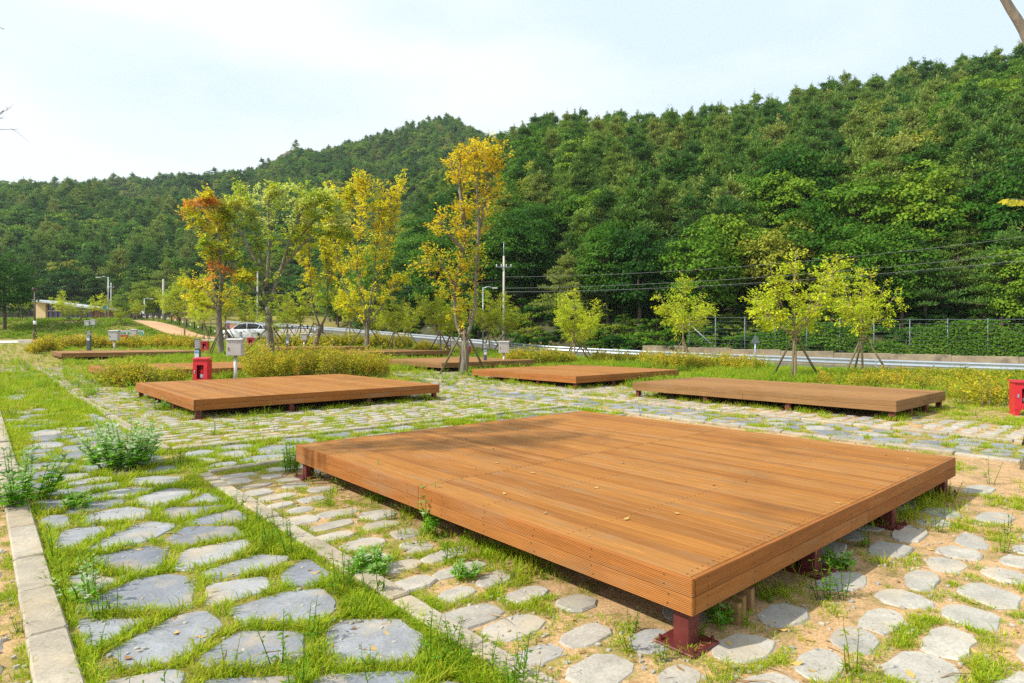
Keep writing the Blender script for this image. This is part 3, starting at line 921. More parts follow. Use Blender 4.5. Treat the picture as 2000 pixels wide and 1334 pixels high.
# (kind, photo column, fraction up the slope, height)
edge = []
erng = random.Random(5)
for i, px in enumerate(range(1010, 2060, 62)):
    edge.append(('oak' if erng.random() < 0.68 else 'pine', px + erng.uniform(-18, 18), erng.uniform(0.015, 0.06), erng.uniform(6.5, 9.0)))
for i, px in enumerate(range(720, 1000, 62)):
    edge.append(('oak' if erng.random() < 0.7 else 'pine', px + erng.uniform(-15, 15), erng.uniform(0.01, 0.05), erng.uniform(8, 10.5)))
ORD = ['first', 'second', 'third', 'fourth', 'fifth', 'sixth', 'seventh', 'eighth', 'ninth', 'tenth', 'eleventh', 'twelfth']
seen = {}
for i, (kind, px, s, hgt) in enumerate(sorted(edge, key=lambda e: e[1])):
    p = hill_point(near_hill, np.array([px]), np.array([s]))[0]
    word = 'dark broadleaf tree' if kind == 'oak' else 'shaggy pine'
    if px < 1000: where = 'at the wood edge behind the yellow trees'
    elif px < 1330: where = 'overhanging the road left of the wire fence'
    else: where = 'on the slope right above the wire fence'
    n = seen[word, where] = seen.get((word, where), -1) + 1
    single_tree(kind, i % len(edge_kinds[kind]), (p[0], p[1], p[2] - 0.2), hgt, erng.uniform(0, 6), f'{ORD[n]} {word} from the left {where}', 'trees along the edge of the hillside wood')

big = [('oak', 1560, 0.20, 11.0, 'tall bright green broadleaf tree standing out on the near hillside'),
       ('pine', 1430, 0.30, 12.0, 'large spreading pine with bare reddish limbs on the near hillside'),
       ('oak', 1880, 0.22, 9.5, 'rounded green broadleaf tree among pines on the right slope')]
for i, (kind, px, s, hgt, lab) in enumerate(big):
    p = hill_point(near_hill, np.array([float(px)]), np.array([s]))[0]
    single_tree(kind, i % 2, (p[0], p[1], p[2] - 0.2), hgt, i * 1.3, lab, None)

# trees beyond the grassy bank on the left
for i, (px, py, Y, hgt, kind, lab) in enumerate([
        (8, 622, 66, 8.2, 'oak', 'big dark tree cut by the left edge of the picture'),
        (285, 612, 96, 6.4, 'oak', 'broad rounded tree behind the concrete pole and the black fence'),
        (352, 612, 104, 7.0, 'oak', 'wide dark green tree behind the little yellow hut'),
        (105, 612, 112, 5.2, 'oak', 'leafy tree showing above the middle of the sloping roof'),
        (165, 610, 116, 5.0, 'oak', 'leafy tree showing above the right end of the sloping roof'),
        (232, 610, 108, 5.0, 'oak', 'leafy tree to the right of the street lamp'),
        (320, 600, 118, 11.5, 'pine', 'blue green conifer behind the concrete pole'),
        (60, 606, 120, 10.5, 'pine', 'tall conifer behind the left end of the sloping roof'),
        (150, 600, 124, 12.5, 'pine', 'tall dark conifer behind the low building'),
        (255, 600, 122, 12.0, 'pine', 'dark layered conifer left of the concrete pole'),
        (430, 606, 116, 9.5, 'oak', 'round green tree far behind the orange leaved maple'),
        (480, 604, 112, 8.5, 'oak', 'round green tree far behind the white car')]):
    p = P3(px, py, Y)
    p.z = tz(p.x, p.y) - 0.2
    single_tree(kind, i % len(edge_kinds[kind]), p, hgt, i * 0.9, lab, None)

# rocks on the far hill
def rock(px, py, Y, size, label, seed):
    r = random.Random(seed)
    import bmesh
    bm = bmesh.new()
    bmesh.ops.create_icosphere(bm, subdivisions=3, radius=1.0)
    for v in bm.verts:
        k = 1 + 0.45 * mnoise.noise(v.co * 1.3 + Vector((seed, 0, 0))) + 0.2 * mnoise.noise(v.co * 3.7 + Vector((0, seed, 0)))
        v.co = Vector((v.co.x * size[0] * k, v.co.y * size[1] * k, v.co.z * size[2] * k))
    me = bpy.data.meshes.new('boulder'); bm.to_mesh(me); bm.free()
    me.materials.append(MATS['cliff_rock'])
    tag(obj('boulder', me, None, P3(px, py, Y)), label, 'rock')
rock(575, 309, 380, (10, 6, 4.2), 'rocky knob on the skyline of the far hill', 1)
rock(560, 312, 374, (6, 5, 4), 'smaller brown rock left of the rocky knob', 2)
rock(789, 284, 345, (3.2, 3, 4), 'single pale boulder high on the far hill', 3)
p = P3(580, 303, 380); p.z -= 1.5
single_tree('pine', 1, p, 11.0, 0.4, 'flat topped pine growing on the rocky knob', None)

# ------------------------------------------------------------------ paving
def rounded_poly(cx, cy, w, h, rng, jit=0.10, n=12, sq=3.2):
    """irregular rounded outline, counter-clockwise"""
    out = []
    ph = rng.uniform(0, 6.28)
    for k in range(n):
        t = 2 * math.pi * k / n + rng.uniform(-0.12, 0.12)
        c, s = math.cos(t), math.sin(t)
        r = (abs(c) ** sq + abs(s) ** sq) ** (-1 / sq)
        r *= 1 + jit * (0.6 * math.sin(2 * t + ph) + rng.uniform(-0.5, 0.5))
        out.append((cx + c * r * w / 2, cy + s * r * h / 2))
    return out

def slab_poly(x0, x1, y0, y1, rng):
    """split-slate outline: a quadrilateral with skewed ends and uneven sides"""
    w, h = x1 - x0, y1 - y0
    j = lambda a: rng.uniform(-a, a)
    wedge = rng.random() < 0.5
    a = [abs(j(0.09)), abs(j(0.1)), abs(j(0.11)), abs(j(0.12))]
    if wedge: a[rng.randrange(4)] = rng.uniform(0.2, 0.45)
    c = [(x0 + abs(j(0.16)) * w * 0.6, y0 + a[0] * h), (x1 - abs(j(0.24)) * w * 0.6, y0 + a[1] * h),
         (x1 - abs(j(0.26)) * w * 0.6, y1 - a[2] * h), (x0 + abs(j(0.24)) * w * 0.6, y1 - a[3] * h)]
    out = []
    for k in range(4):
        a, b = c[k], c[(k + 1) % 4]
        L = math.hypot(b[0] - a[0], b[1] - a[1])
        nx, ny = (b[1] - a[1]) / L, -(b[0] - a[0]) / L
        for t in (0.03, 0.35, 0.66, 0.97):
            o = j(0.014) + 0.008 if 0.1 < t < 0.9 else 0
            out.append((a[0] + (b[0] - a[0]) * t + nx * o, a[1] + (b[1] - a[1]) * t + ny * o))
    cx, cy = (x0 + x1) / 2, (y0 + y1) / 2
    ra = rng.gauss(0, 0.13) * min(1.0, h / w * 1.6)
    ca, sa = math.cos(ra), math.sin(ra)
    return [(cx + (p[0] - cx) * ca - (p[1] - cy) * sa, cy + (p[0] - cx) * sa + (p[1] - cy) * ca) for p in out]

def stone_shape(poly, top, bev=0.012, depth=0.05, tilt=(0, 0)):
    cx = sum(p[0] for p in poly) / len(poly); cy = sum(p[1] for p in poly) / len(poly)
    n = len(poly)
    m = max(abs(p[0] - cx) for p in poly)
    k = 1 - min(0.12, bev * 1.3 / max(0.05, m))
    z = lambda x, y: top + tilt[0] * (x - cx) + tilt[1] * (y - cy)
    vs = [(x, y, -depth) for x, y in poly] + [(x, y, z(x, y) - bev) for x, y in poly] + \
         [(cx + (x - cx) * k, cy + (y - cy) * k, z(x, y)) for x, y in poly]
    fs = [tuple(range(2 * n, 3 * n))]
    for r in range(2):
        for i in range(n):
            j2 = (i + 1) % n
            fs.append((r * n + i, r * n + j2, (r + 1) * n + j2, (r + 1) * n + i))
    return vs, fs

# occupancy raster of stones / kerbs / decks in site coordinates
RES, V0R, U0R, NV, NU = 0.025, -4.0, -3.0, 1000, 1900
OCC = np.zeros((NU, NV), bool)
def occ_poly(poly, grow=0.0):
    P = np.array(poly); c = P.mean(0)
    if grow: P = c + (P - c) * (1 + grow)
    i0 = max(0, int((P[:, 0].min() - V0R) / RES)); i1 = min(NV, int((P[:, 0].max() - V0R) / RES) + 2)
    j0 = max(0, int((P[:, 1].min() - U0R) / RES)); j1 = min(NU, int((P[:, 1].max() - U0R) / RES) + 2)
    if i1 <= i0 or j1 <= j0: return
    xs = V0R + (np.arange(i0, i1) + 0.5) * RES; ys = U0R + (np.arange(j0, j1) + 0.5) * RES
    X, Y = np.meshgrid(xs, ys)
    ins = np.ones(X.shape, bool)
    for a, b in zip(P, np.roll(P, -1, axis=0)):
        ins &= ((b[0] - a[0]) * (Y - a[1]) - (b[1] - a[1]) * (X - a[0])) >= -0.004
    OCC[j0:j1, i0:i1] |= ins
def occupied(v, u):
    i = ((v - V0R) / RES).astype(int); j = ((u - U0R) / RES).astype(int)
    ok = (i >= 0) & (i < NV) & (j >= 0) & (j < NU)
    return np.where(ok, OCC[np.clip(j, 0, NU - 1), np.clip(i, 0, NV - 1)], False)

def visible(x, y, pad=120):
    if y < 1.6: return False
    px = CX + FPX * x / y; py = HY + FPX * EYE / y
    return -pad < px < 2000 + pad and py < 1334 + pad

def in_deck(v, u, m=0.0):
    return any(a - m < v < b + m and c - m < u < d + m for a, b, c, d in DECKS)

def pave(name, label, stones, mat, limit=300, piece='paving_stone'):
    """stones: list of (outline, top, tilt) in site coordinates; the biggest in view become single pieces"""
    root = thing(name, label, 'paving')
    root['kind'] = 'structure'
    def view_size(s):
        c = np.mean(s[0], axis=0); x, y = site(*c)
        w = max(p[0] for p in s[0]) - min(p[0] for p in s[0]); hh = max(p[1] for p in s[0]) - min(p[1] for p in s[0])
        return w * hh / max(1.0, y) ** 3
    stones = sorted(stones, key=view_size, reverse=True)
    rest = MB()
    for i, (poly, top, tilt) in enumerate(stones):
        c = np.mean(poly, axis=0); x, y = site(*c)
        z = tz(x, y)
        occ_poly(poly, -0.06)
        if i < limit:
            loc = [(p[0] - c[0], p[1] - c[1]) for p in poly]
            vs, fs = stone_shape(loc, top, tilt=tilt)
            m = MB(); m._add(vs, fs)
            o = m.build(piece, mat, root)
            o.location = (x, y, z); o.rotation_euler = (0, 0, ANG)
        else:
            vs, fs = stone_shape(poly, top, tilt=tilt)
            rest._add([(*site(a, b), z + q) for a, b, q in vs], fs)
    if rest.v:
        tag(rest.build(piece + '_far', mat, root), None, None, None, 'stuff')
    return root

prng = random.Random(21)
def flag_rows(v0, v1, u0, u1, along='v', hmin=0.26, hmax=0.58, wmin=0.34, wmax=0.88, drop=0.05, grow=0.012):
    out = []
    if along == 'v': a0, a1, b0, b1 = v0, v1, u0, u1
    else: a0, a1, b0, b1 = u0, u1, v0, v1
    b = b0
    while b < b1 - 0.12:
        hh = prng.uniform(hmin, hmax)
        a = a0 + prng.uniform(0, 0.12)
        while a < a1 - 0.18:
            w = prng.uniform(wmin, wmax) * (1.15 if hh > 0.3 else 0.9)
            if a + w > a1 - 0.2: w = a1 - a - prng.uniform(0, 0.06)
            if w > 0.14 and prng.random() > drop:
                sh = prng.uniform(-0.05, 0.05)
                gh = hh - prng.uniform(0.015, 0.06)
                if prng.random() < 0.25: gh *= prng.uniform(0.6, 0.9)
                gp = prng.uniform(0.02, 0.07)
                if along == 'v': poly = slab_poly(a, a + w - gp, b + sh, b + sh + gh, prng)
                else: poly = slab_poly(b + sh, b + sh + gh, a, a + w - gp, prng)
                out.append((poly, prng.uniform(0.010, 0.022), (prng.uniform(-.02, .02), prng.uniform(-.02, .02))))
            a += w
        b += hh
    return [s for s in out if visible(*site(*np.mean(s[0], axis=0)))]

def sett_rows(v0, v1, u0, u1, pv=0.365, pu=0.285, gap=0.075, drop=0.04, jit=0.12, sq=3.2, keep=None):
    out = []
    nr = int((u1 - u0) / pu); i = 0
    for r in range(nr):
        u = u0 + (r + 0.5) * (u1 - u0) / nr
        off = (r % 2) * pv * 0.5 + prng.uniform(-0.05, 0.05)
        v = v0 + pv * 0.5 - (pv * 0.25 if r % 2 else 0)
        while v < v1 - pv * 0.3:
            w = pv * prng.uniform(0.78, 1.2)
            c = (v + prng.uniform(-0.02, 0.02), u + prng.uniform(-0.025, 0.025))
            if prng.random() > drop and not in_deck(c[0], c[1], -0.55) and visible(*site(*c)) and (keep is None or keep(*c)):
                poly = rounded_poly(c[0], c[1], w - gap, pu * prng.uniform(0.8, 1.12) - gap, prng, jit * prng.uniform(0.7, 1.5), 12, sq * prng.uniform(0.85, 1.2))
                out.append((poly, prng.uniform(0.005, 0.014), (prng.uniform(-.03, .03), prng.uniform(-.03, .03))))
            v += w
    return out

def clip_half(poly, px, py, nx, ny):
    """keep the side of the line through (px,py) that lies against the normal"""
    out = []
    for a, b in zip(poly, poly[1:] + poly[:1]):
        da = (a[0] - px) * nx + (a[1] - py) * ny; db = (b[0] - px) * nx + (b[1] - py) * ny
        if da <= 0: out.append(a)
        if da * db < 0:
            t = da / (da - db); out.append((a[0] + (b[0] - a[0]) * t, a[1] + (b[1] - a[1]) * t))
    return out

def crazy_slabs(v0, v1, u0, u1, drop=0.04, pv=0.60, pu=0.41):
    """irregular split-stone slabs: shrunken cells between jittered points"""
    seeds = []
    nr = int((u1 - u0) / pu); nc = max(2, round((v1 - v0) / pv))
    for r in range(-1, nr + 1):
        for c in range(-1, nc + 1):
            seeds.append((v0 + (c + 0.5 + 0.5 * (r % 2) + prng.uniform(-.36, .36)) * (v1 - v0) / nc, u0 + (r + 0.5 + prng.uniform(-.38, .38)) * (u1 - u0) / nr))
    out = []
    for s in seeds:
        if not (v0 - 0.05 < s[0] < v1 + 0.05 and u0 < s[1] < u1) or prng.random() < drop + 0.5 * float(sstep(9, 18, s[1])) * (v0 < 1): continue
        if not visible(*site(*s)): continue
        e = prng.uniform(0.0, 0.04)
        poly = [(max(v0 + e, s[0] - 0.6), max(u0, s[1] - 0.45)), (min(v1 - e, s[0] + 0.6), max(u0, s[1] - 0.45)), (min(v1 - e, s[0] + 0.6), min(u1, s[1] + 0.45)), (max(v0 + e, s[0] - 0.6), min(u1, s[1] + 0.45))]
        gap = prng.uniform(0.028, 0.055)
        for q in seeds:
            dx, dy = q[0] - s[0], q[1] - s[1]
            L = math.hypot(dx, dy)
            if L < 1e-6 or L > 1.3: continue
            m = (L / 2 - gap) / L
            poly = clip_half(poly, s[0] + dx * m, s[1] + dy * m, dx / L, dy / L)
            if len(poly) < 3: break
        if len(poly) < 3: continue
        # knock the corners off and roughen the sides
        fine = []
        for a, b in zip(poly, poly[1:] + poly[:1]):
            L = math.hypot(b[0] - a[0], b[1] - a[1])
            if L < 0.04: continue
            nx, ny = (b[1] - a[1]) / L, -(b[0] - a[0]) / L
            k = min(0.18, 0.035 / L)
            for t in ((k, 0.5, 1 - k) if L > 0.16 else (k + 0.05, 0.95 - k)):
                o = prng.uniform(-0.012, 0.008) if 0.2 < t < 0.8 else prng.uniform(-0.004, 0.004)
                fine.append((a[0] + (b[0] - a[0]) * t + nx * o, a[1] + (b[1] - a[1]) * t + ny * o))
        if len(fine) < 5: continue
        w = max(p[0] for p in fine) - min(p[0] for p in fine); hh = max(p[1] for p in fine) - min(p[1] for p in fine)
        if w < 0.12 or hh < 0.1: continue
        out.append((fine, prng.uniform(0.004, 0.014), (prng.uniform(-.02, .02), prng.uniform(-.02, .02))))
    return out

near_terrace_l = sett_rows(2.10, 2.95, -0.6, 7.62, 0.40, 0.30, 0.065, 0.02, 0.10, 3.4)
near_terrace_r = sett_rows(2.95, 10.0, -3.2, 7.6, 0.455, 0.35, 0.065, 0.05, 0.20, 2.5, keep=lambda v, u: (u < 2.3 or v > 7.1 or u > 6.6) and not (v > 6.9 and prng.random() < 0.55) and not (v > 8.0 and u > 0.5))
pave('near_terrace', 'cream rounded stones set in sand around the nearest deck', near_terrace_l, 'cream_stone')
pave('near_terrace', 'grey rounded stones set in sand right of the nearest deck', near_terrace_r, 'grey_river_stone')
pave('flagstone_path', 'path of grey flagstones with grass in the joints along the left', crazy_slabs(0.42, 1.88, -0.6, 34.0), 'slate_flagstone', 300, 'flagstone')
pave('cross_path', 'flagstone path crossing behind the nearest deck', crazy_slabs(2.1, 9.9, 7.92, 9.46), 'slate_flagstone', 200, 'flagstone')
pave('far_flagstone_path', 'flagstone path in front of the long deck', crazy_slabs(10.1, 11.64, -4.0, 18.0, 0.12), 'slate_flagstone', 200, 'flagstone')
pave('middle_terrace', 'cream stone setts around the left middle deck', sett_rows(2.12, 9.85, 9.68, 20.5, 0.42, 0.27, 0.085, 0.10, 0.10, 4.5), 'cream_stone')
pave('left_terrace', 'cream stones left of the left kerb', sett_rows(-0.20, 0.19, 0.5, 12.0, 0.38, 0.30, 0.05, 0.03, 0.10, 3.4), 'cream_stone', 120)
pave('long_deck_terrace', 'pale stone setts around the long deck on the right', sett_rows(11.9, 20.0, -3.0, 21.0, 0.45, 0.29, 0.075, 0.10, 0.10, 4.5, keep=lambda v, u: v < 13.9 or (u > 9.8 and v < 15)), 'cream_stone', 260)
pave('upper_left_terrace', 'pale stones along the far part of the left path', sett_rows(2.12, 3.2, 20.6, 32.0, 0.42, 0.30, 0.07, 0.15, 0.12, 4.0), 'cream_stone', 60)

def kerb(label, v0, v1, u0, u1, along, gap_at=()):
    root = None
    st = []
    L0, L1 = (u0, u1) if along == 'u' else (v0, v1)
    a = L0
    while a < L1 - 0.2:
        w = prng.uniform(0.55, 0.95)
        b = min(a + w, L1)
        if along == 'u': q = (v0, v1, a, b - 0.012)
        else: q = (a, b - 0.012, u0, u1)
        if visible(*site((q[0] + q[1]) / 2, (q[2] + q[3]) / 2), 250): st.append(q)
        a = b
    x, y = site((v0 + v1) / 2, (u0 + u1) / 2)
    root = thing('kerb', label, 'kerb', (x, y, tz(x, y) - 0.3), 0)
    root['kind'] = 'structure'
    for q in st:
        c = ((q[0] + q[1]) / 2, (q[2] + q[3]) / 2)
        xx, yy = site(*c)
        m = MB().bbox((0, 0, 0), (q[1] - q[0], q[3] - q[2], 0.16), 0.012)
        o = m.build('kerb_stone', 'granite_kerb', root)
        o.location = (xx - x + 0, yy - y, tz(xx, yy) - 0.042 + prng.uniform(-.008, .008) - (tz(x, y) - 0.3)); o.rotation_euler = (prng.uniform(-.01, .01), prng.uniform(-.012, .012), ANG + prng.uniform(-.012, .012))
        occ_poly([(q[0], q[2]), (q[1], q[2]), (q[1], q[3]), (q[0], q[3])])
kerb('pale granite kerb along the left side of the flagstone path', 0.20, 0.385, 0.4, 24, 'u')
kerb('pale granite kerb between the flagstone path and the nearest deck', 1.92, 2.06, -0.6, 7.74, 'u')
kerb('pale granite kerb at the near edge of the crossing path', 2.06, 9.9, 7.74, 7.86, 'v')
kerb('pale granite kerb at the far edge of the crossing path', 2.06, 9.9, 9.50, 9.63, 'v')
kerb('pale granite kerb along the middle terrace beside the flagstone path', 1.92, 2.06, 9.63, 33, 'u')
kerb('pale granite kerb right of the nearest deck along the far path', 9.92, 10.06, -4, 18, 'u')
kerb('pale granite kerb in front of the long deck', 11.68, 11.82, -4, 18, 'u')

# ------------------------------------------------------------------ timber decks
def deck(spec, label, near=False, weathered=False, name='timber_deck', posts=(4, 4)):
    v0, v1, u0, u1 = spec
    wv, wu = v1 - v0, u1 - u0
    x0, y0 = site(v0, u0)
    zc = [tz(*site(a, b)) for a in (v0, v1) for b in (u0, u1)]
    zg = 0.0 if near else zc[0]
    root = thing(name, label, 'deck', (x0, y0, zg), ANG, 'timber camping decks on the site')
    T, FH = 0.028, (0.092 if near else 0.102)
    top = NEAR_DECK_H if near else DECK_H
    tm = 'weathered_deck_timber' if weathered else 'deck_timber'
    fm = 'weathered_fascia_timber' if weathered else 'deck_fascia_timber'
    bw = 0.105
    nb = int(round((wv - 2 * T) / bw)); bw = (wv - 2 * T) / nb
    spl = [(T + 0.004, wu / 2 - 0.0015), (wu / 2 + 0.0015, wu - T - 0.004)] if near else [(T + 0.004, wu - T - 0.004)]
    pm = {}
    for k, (a, b) in enumerate(spl):
        pm[k] = MB().bbox((0, 0, -T / 2), (bw - 0.0055, b - a, T), 0.003).mesh('plank', tm)
    r = random.Random(int(v0 * 100 + u0 * 10))
    for i in range(nb):
        for k, (a, b) in enumerate(spl):
            o = obj('plank', pm[k], root, (T + bw * (i + 0.5), (a + b) / 2, top - 0.001 + r.uniform(-0.0012, 0.0012)))
    # facing boards, two courses on each side, each side in two lengths on the nearest deck
    def face(L, rz, px, py, zc_, nparts):
        ln = L / nparts
        for k in range(nparts):
            # local: board runs along Y, thickness along X
            m = MB().bbox((0, 0, 0), (T, ln - 0.003, FH), 0.004)
            o = m.build('fascia_board', fm, root)
            d = (k + 0.5) * ln
            o.location = (px + (-math.sin(rz)) * d, py + math.cos(rz) * d, zc_)
            o.rotation_euler = (0, 0, rz)
    for c in range(2):
        zc_ = top - FH / 2 - c * (FH + 0.005)
        npart = 2 if (near or c) else 1
        face(wu, 0, T / 2, 0, zc_, npart)
        face(wu, 0, wv - T / 2, 0, zc_, npart)
        face(wv - 2 * T - 0.004, -math.pi / 2, T + 0.002, T / 2, zc_, npart)
        face(wv - 2 * T - 0.004, -math.pi / 2, T + 0.002, wu - T / 2, zc_, npart)
    # steel frame under the planks
    bot = top - 2 * FH - 0.006
    nj = 6
    for j in range(nj):
        y = 0.09 + (wu - 0.18) * j / (nj - 1)
        m = MB().box((wv / 2, y, top - T - 0.055), (wv - 0.07, 0.05, 0.10))
        m.build('joist', 'joist_steel', root)
    # posts, base plates, bolts
    pmesh = None
    for i in range(posts[0]):
        for j in range(posts[1]):
            if (0 < i < posts[0] - 1 or (near and i == 0)) and 0 < j < posts[1] - 1: continue
            lx = 0.105 + (wv - 0.21) * i / (posts[0] - 1); ly = 0.105 + (wu - 0.21) * j / (posts[1] - 1)
            gx_, gy_ = site(v0 + lx, u0 + ly)
            zb = tz(gx_, gy_) - zg
            m = MB().bbox((0, 0, (top - T - 0.1 + zb) / 2), (0.10, 0.10, top - T - 0.104 - zb), 0.006)
            po = m.build('post', 'maroon_steel_paint', root); po.location = (lx, ly, 0)
            bp = MB().bbox((0, 0, zb + 0.012), (0.25, 0.25, 0.014), 0.004).build('base_plate', 'maroon_steel_paint', po)
            if near:
                for bx_ in (-1, 1):
                    for by_ in (-1, 1):
                        MB().lathe([(0.013, 0), (0.013, 0.012), (0.008, 0.013), (0.008, 0.028)], 6, (bx_ * 0.098, by_ * 0.098, zb + 0.018)).build('bolt', 'maroon_steel_paint', po)
    occ_poly([(v0 + 0.3, u0 + 0.3), (v1 - 0.3, u0 + 0.3), (v1 - 0.3, u1 - 0.3), (v0 + 0.3, u1 - 0.3)])
    if near:
        s = MB()
        for y in [0.07, 0.93, 1.79, wu / 2 - 0.035, wu / 2 + 0.035, 3.42, 4.28, wu - 0.07]:
            for i in range(nb):
                for q in (-0.027, 0.027):
                    s.lathe([(0.0042, -0.004), (0.0042, 0.001)], 6, (T + bw * (i + 0.5) + q + r.uniform(-.003, .003), y + r.uniform(-.006, .006), top))
        tag(s.build('screws', 'screw_steel', root), None, None, None, 'stuff')
        s = MB()
        for c in range(2):
            for q in (0.024, -0.024):
                z = top - FH / 2 - c * (FH + 0.005) + q
                for t in np.arange(0.16, wu, 0.52):
                    s.lathe([(0.0055, 0.001), (0.0055, -0.0012)], 6, (0.0, t + r.uniform(-.02, .02), z), axis='x')
                for t in np.arange(0.16, wv, 0.48):
                    s.lathe([(0.0055, 0.001), (0.0055, -0.0015)], 6, (t + r.uniform(-.02, .02), 0, z), axis='y')
        o = s.build('fascia_screws', 'screw_steel', root)
        tag(o, None, None, None, 'stuff')
    return root

deck(DECKS[0], 'large orange brown timber deck filling the foreground', True)
deck(DECKS[1], 'timber deck left of centre with the red cabinet behind it')
deck(DECKS[2], 'long narrow weathered timber deck on the right', False, True, posts=(4, 4))
deck(DECKS[3], 'timber deck right of centre behind the nearest one')
deck(DECKS[4], 'timber deck half hidden by the rounded yellow shrub on the left')
deck(DECKS[5], 'farthest left timber deck in front of the yellow hedge', False, True)
deck(DECKS[6], 'weathered timber deck behind the tall golden tree', False, True)
deck(DECKS[7], 'timber deck behind the yellow hedge and the twin stemmed tree', False, True)
deck(DECKS[8], 'farthest timber deck seen as a strip behind the thick trunk', False, True)

# timber offcuts pushed under the near corner of the nearest deck
for i, (dv, du, w, l, h, mt, lab) in enumerate([(0.52, 0.10, 0.05, 0.16, 0.12, 'timber_offcut', 'dark timber offcut standing under the near deck corner, nearest the post'),
                                                (0.62, 0.12, 0.045, 0.14, 0.125, 'timber_offcut', 'dark timber offcut standing under the near deck corner, in the middle'),
                                                (0.74, 0.14, 0.06, 0.15, 0.13, 'timber_offcut', 'dark timber offcut standing under the near deck corner, farthest from the post')]):
    x, y = site(DECKS[0][0] + dv, DECKS[0][2] + du)
    m = MB().bbox((0, 0, h / 2), (w, l, h), 0.004)
    o = m.build('timber_offcut', mt); o.location = (x, y, tz(x, y)); o.rotation_euler = (0, 0, ANG + 0.1 * i)
    tag(o, lab, 'offcut', 'timber offcuts under the nearest deck')

# ------------------------------------------------------------------ grass and weeds
def tuft_mesh(name, seed, nb, h, spread, width, mat, lean=0.5):
    rng = np.random.default_rng(seed)
    V, F = [], []
    for b in range(nb):
        a = rng.uniform(0, 6.28); r = spread * rng.uniform(0, 1) ** 0.7
        o = np.array([math.cos(a) * r, math.sin(a) * r, -0.01])
        a2 = a + rng.normal(0, 0.9)
        L = h * rng.uniform(0.45, 1.15); w = width * rng.uniform(0.7, 1.2)
        ln = lean * rng.uniform(0.3, 1.4)
        d = np.array([math.cos(a2), math.sin(a2), 0.0]); sd = np.array([-d[1], d[0], 0.0])
        k = len(V) * 0 + sum(1 for _ in ()) + len(V)
        p1 = o + d * L * ln * 0.35 + np.array([0, 0, L * 0.55]); p2 = o + d * L * ln + np.array([0, 0, L * (1 - 0.35 * min(ln, 1))])
        V += [o - sd * w / 2, o + sd * w / 2, p1 + sd * w * 0.42, p1 - sd * w * 0.42, p2 + sd * w * 0.06, p2 - sd * w * 0.06]
        F += [(k, k + 1, k + 2, k + 3), (k + 3, k + 2, k + 4, k + 5)]
    return arr_mesh(name, np.array(V), np.array(F), mat)

def weed_mesh(name, seed, h, nst, leaves, lsize, mat, spread=0.05, col=None, droop=0.2, stemw=0.003, wide=0.32):
    """upright leafy stems"""
    rng = np.random.default_rng(seed)
    C, D, Nn, L = [], [], [], []
    m = MB()
    for s in range(nst):
        a = rng.uniform(0, 6.28); r = spread * rng.uniform(0, 1) ** 0.5
        b = np.array([math.cos(a) * r, math.sin(a) * r, 0]); H = h * rng.uniform(0.55, 1.1)
        t = b + np.array([math.cos(a), math.sin(a), 0]) * H * rng.uniform(0.05, 0.35) + np.array([0, 0, H])
        mid = (b + t) / 2 + rng.normal(0, 0.02, 3) * H
        m.tube([b - np.array([0, 0, 0.02]), mid, t], [stemw, stemw * 0.8, stemw * 0.3], 3, cap=False)
        for k in range(leaves):
            q = rng.uniform(0.08, 1.0)
            p = (b * (1 - q) + mid * q * 2 if q < 0.0 else (b * (1 - q) ** 2 + 2 * mid * q * (1 - q) + t * q * q))
            aa = k * 2.4 + rng.uniform(-0.4, 0.4)
            d = np.array([math.cos(aa), math.sin(aa), rng.uniform(-droop, 0.7)])
            C.append(p); D.append(d); Nn.append(np.array([0, 0, 1.0]) + rng.normal(0, 0.25, 3)); L.append(lsize * rng.uniform(0.6, 1.2) * (1.15 - 0.65 * q))
    L = np.array(L)
    V, F = leaf_arrays(np.array(C), np.array(D), np.array(Nn), L, L * wide)
    tv, tf = np.array(m.v), np.array(m.f)
    return V, F, tv, tf

def weed_proto(name, mat, *a, **k):
    return combine(name, weed_mesh(name, *a, mat=mat, **k), [mat, mat])

tufts = [tuft_mesh('grass_tuft', 100 + i, 22, 0.070, 0.060, 0.0062, 'lawn_blade', 0.75) for i in range(4)] + \
        [tuft_mesh('tall_grass_tuft', 120 + i, 18, 0.115, 0.06, 0.006, 'lawn_blade', 0.8) for i in range(2)]
weeds = [weed_proto('weed', 'weed_leaf', 140 + i, 0.22, 3, 16, 0.045, spread=0.04) for i in range(3)]

rng = np.random.default_rng(55)
def ring_points(n, r0, r1, p):
    """ground points in front of the camera, denser close by"""
    a = rng.uniform(0, 1, n)
    e = 2 - p
    r = (r0 ** e + a * (r1 ** e - r0 ** e)) ** (1 / e)
    th = rng.uniform(-0.74, 0.74, n)
    return r * np.sin(th), r * np.cos(th), r

x, y, r = ring_points(150000, 2.2, 30, 1.75)
v, u = to_site(x, y)
g = grass_amount(v, u)
pn = np.array([mnoise.noise(Vector((a * 1.5, b * 1.5, 5.0))) + 0.5 * mnoise.noise(Vector((a * 5, b * 5, 8.0))) for a, b in zip(v, u)])
edge_dry = np.clip(g + 0.75 * pn * np.where(g > 0.8, 0.7, 1.0) - 0.12 * (g < 0.8), 0, 1)
keep = (rng.uniform(0, 1, len(x)) < edge_dry ** 1.35) & ~occupied(v, u)
ind = np.array([in_deck(a, b, -0.05) for a, b in zip(v, u)])
keep &= ~(ind & (rng.uniform(0, 1, len(x)) < 0.5))
x, y, r, v, u, g = x[keep], y[keep], r[keep], v[keep], u[keep], g[keep]
n = len(x)
lush = (g > 0.8)
pid = np.where(rng.uniform(0, 1, n) < np.where(lush, 0.16, 0.07), 4 + rng.integers(0, 2, n), rng.integers(0, 4, n))
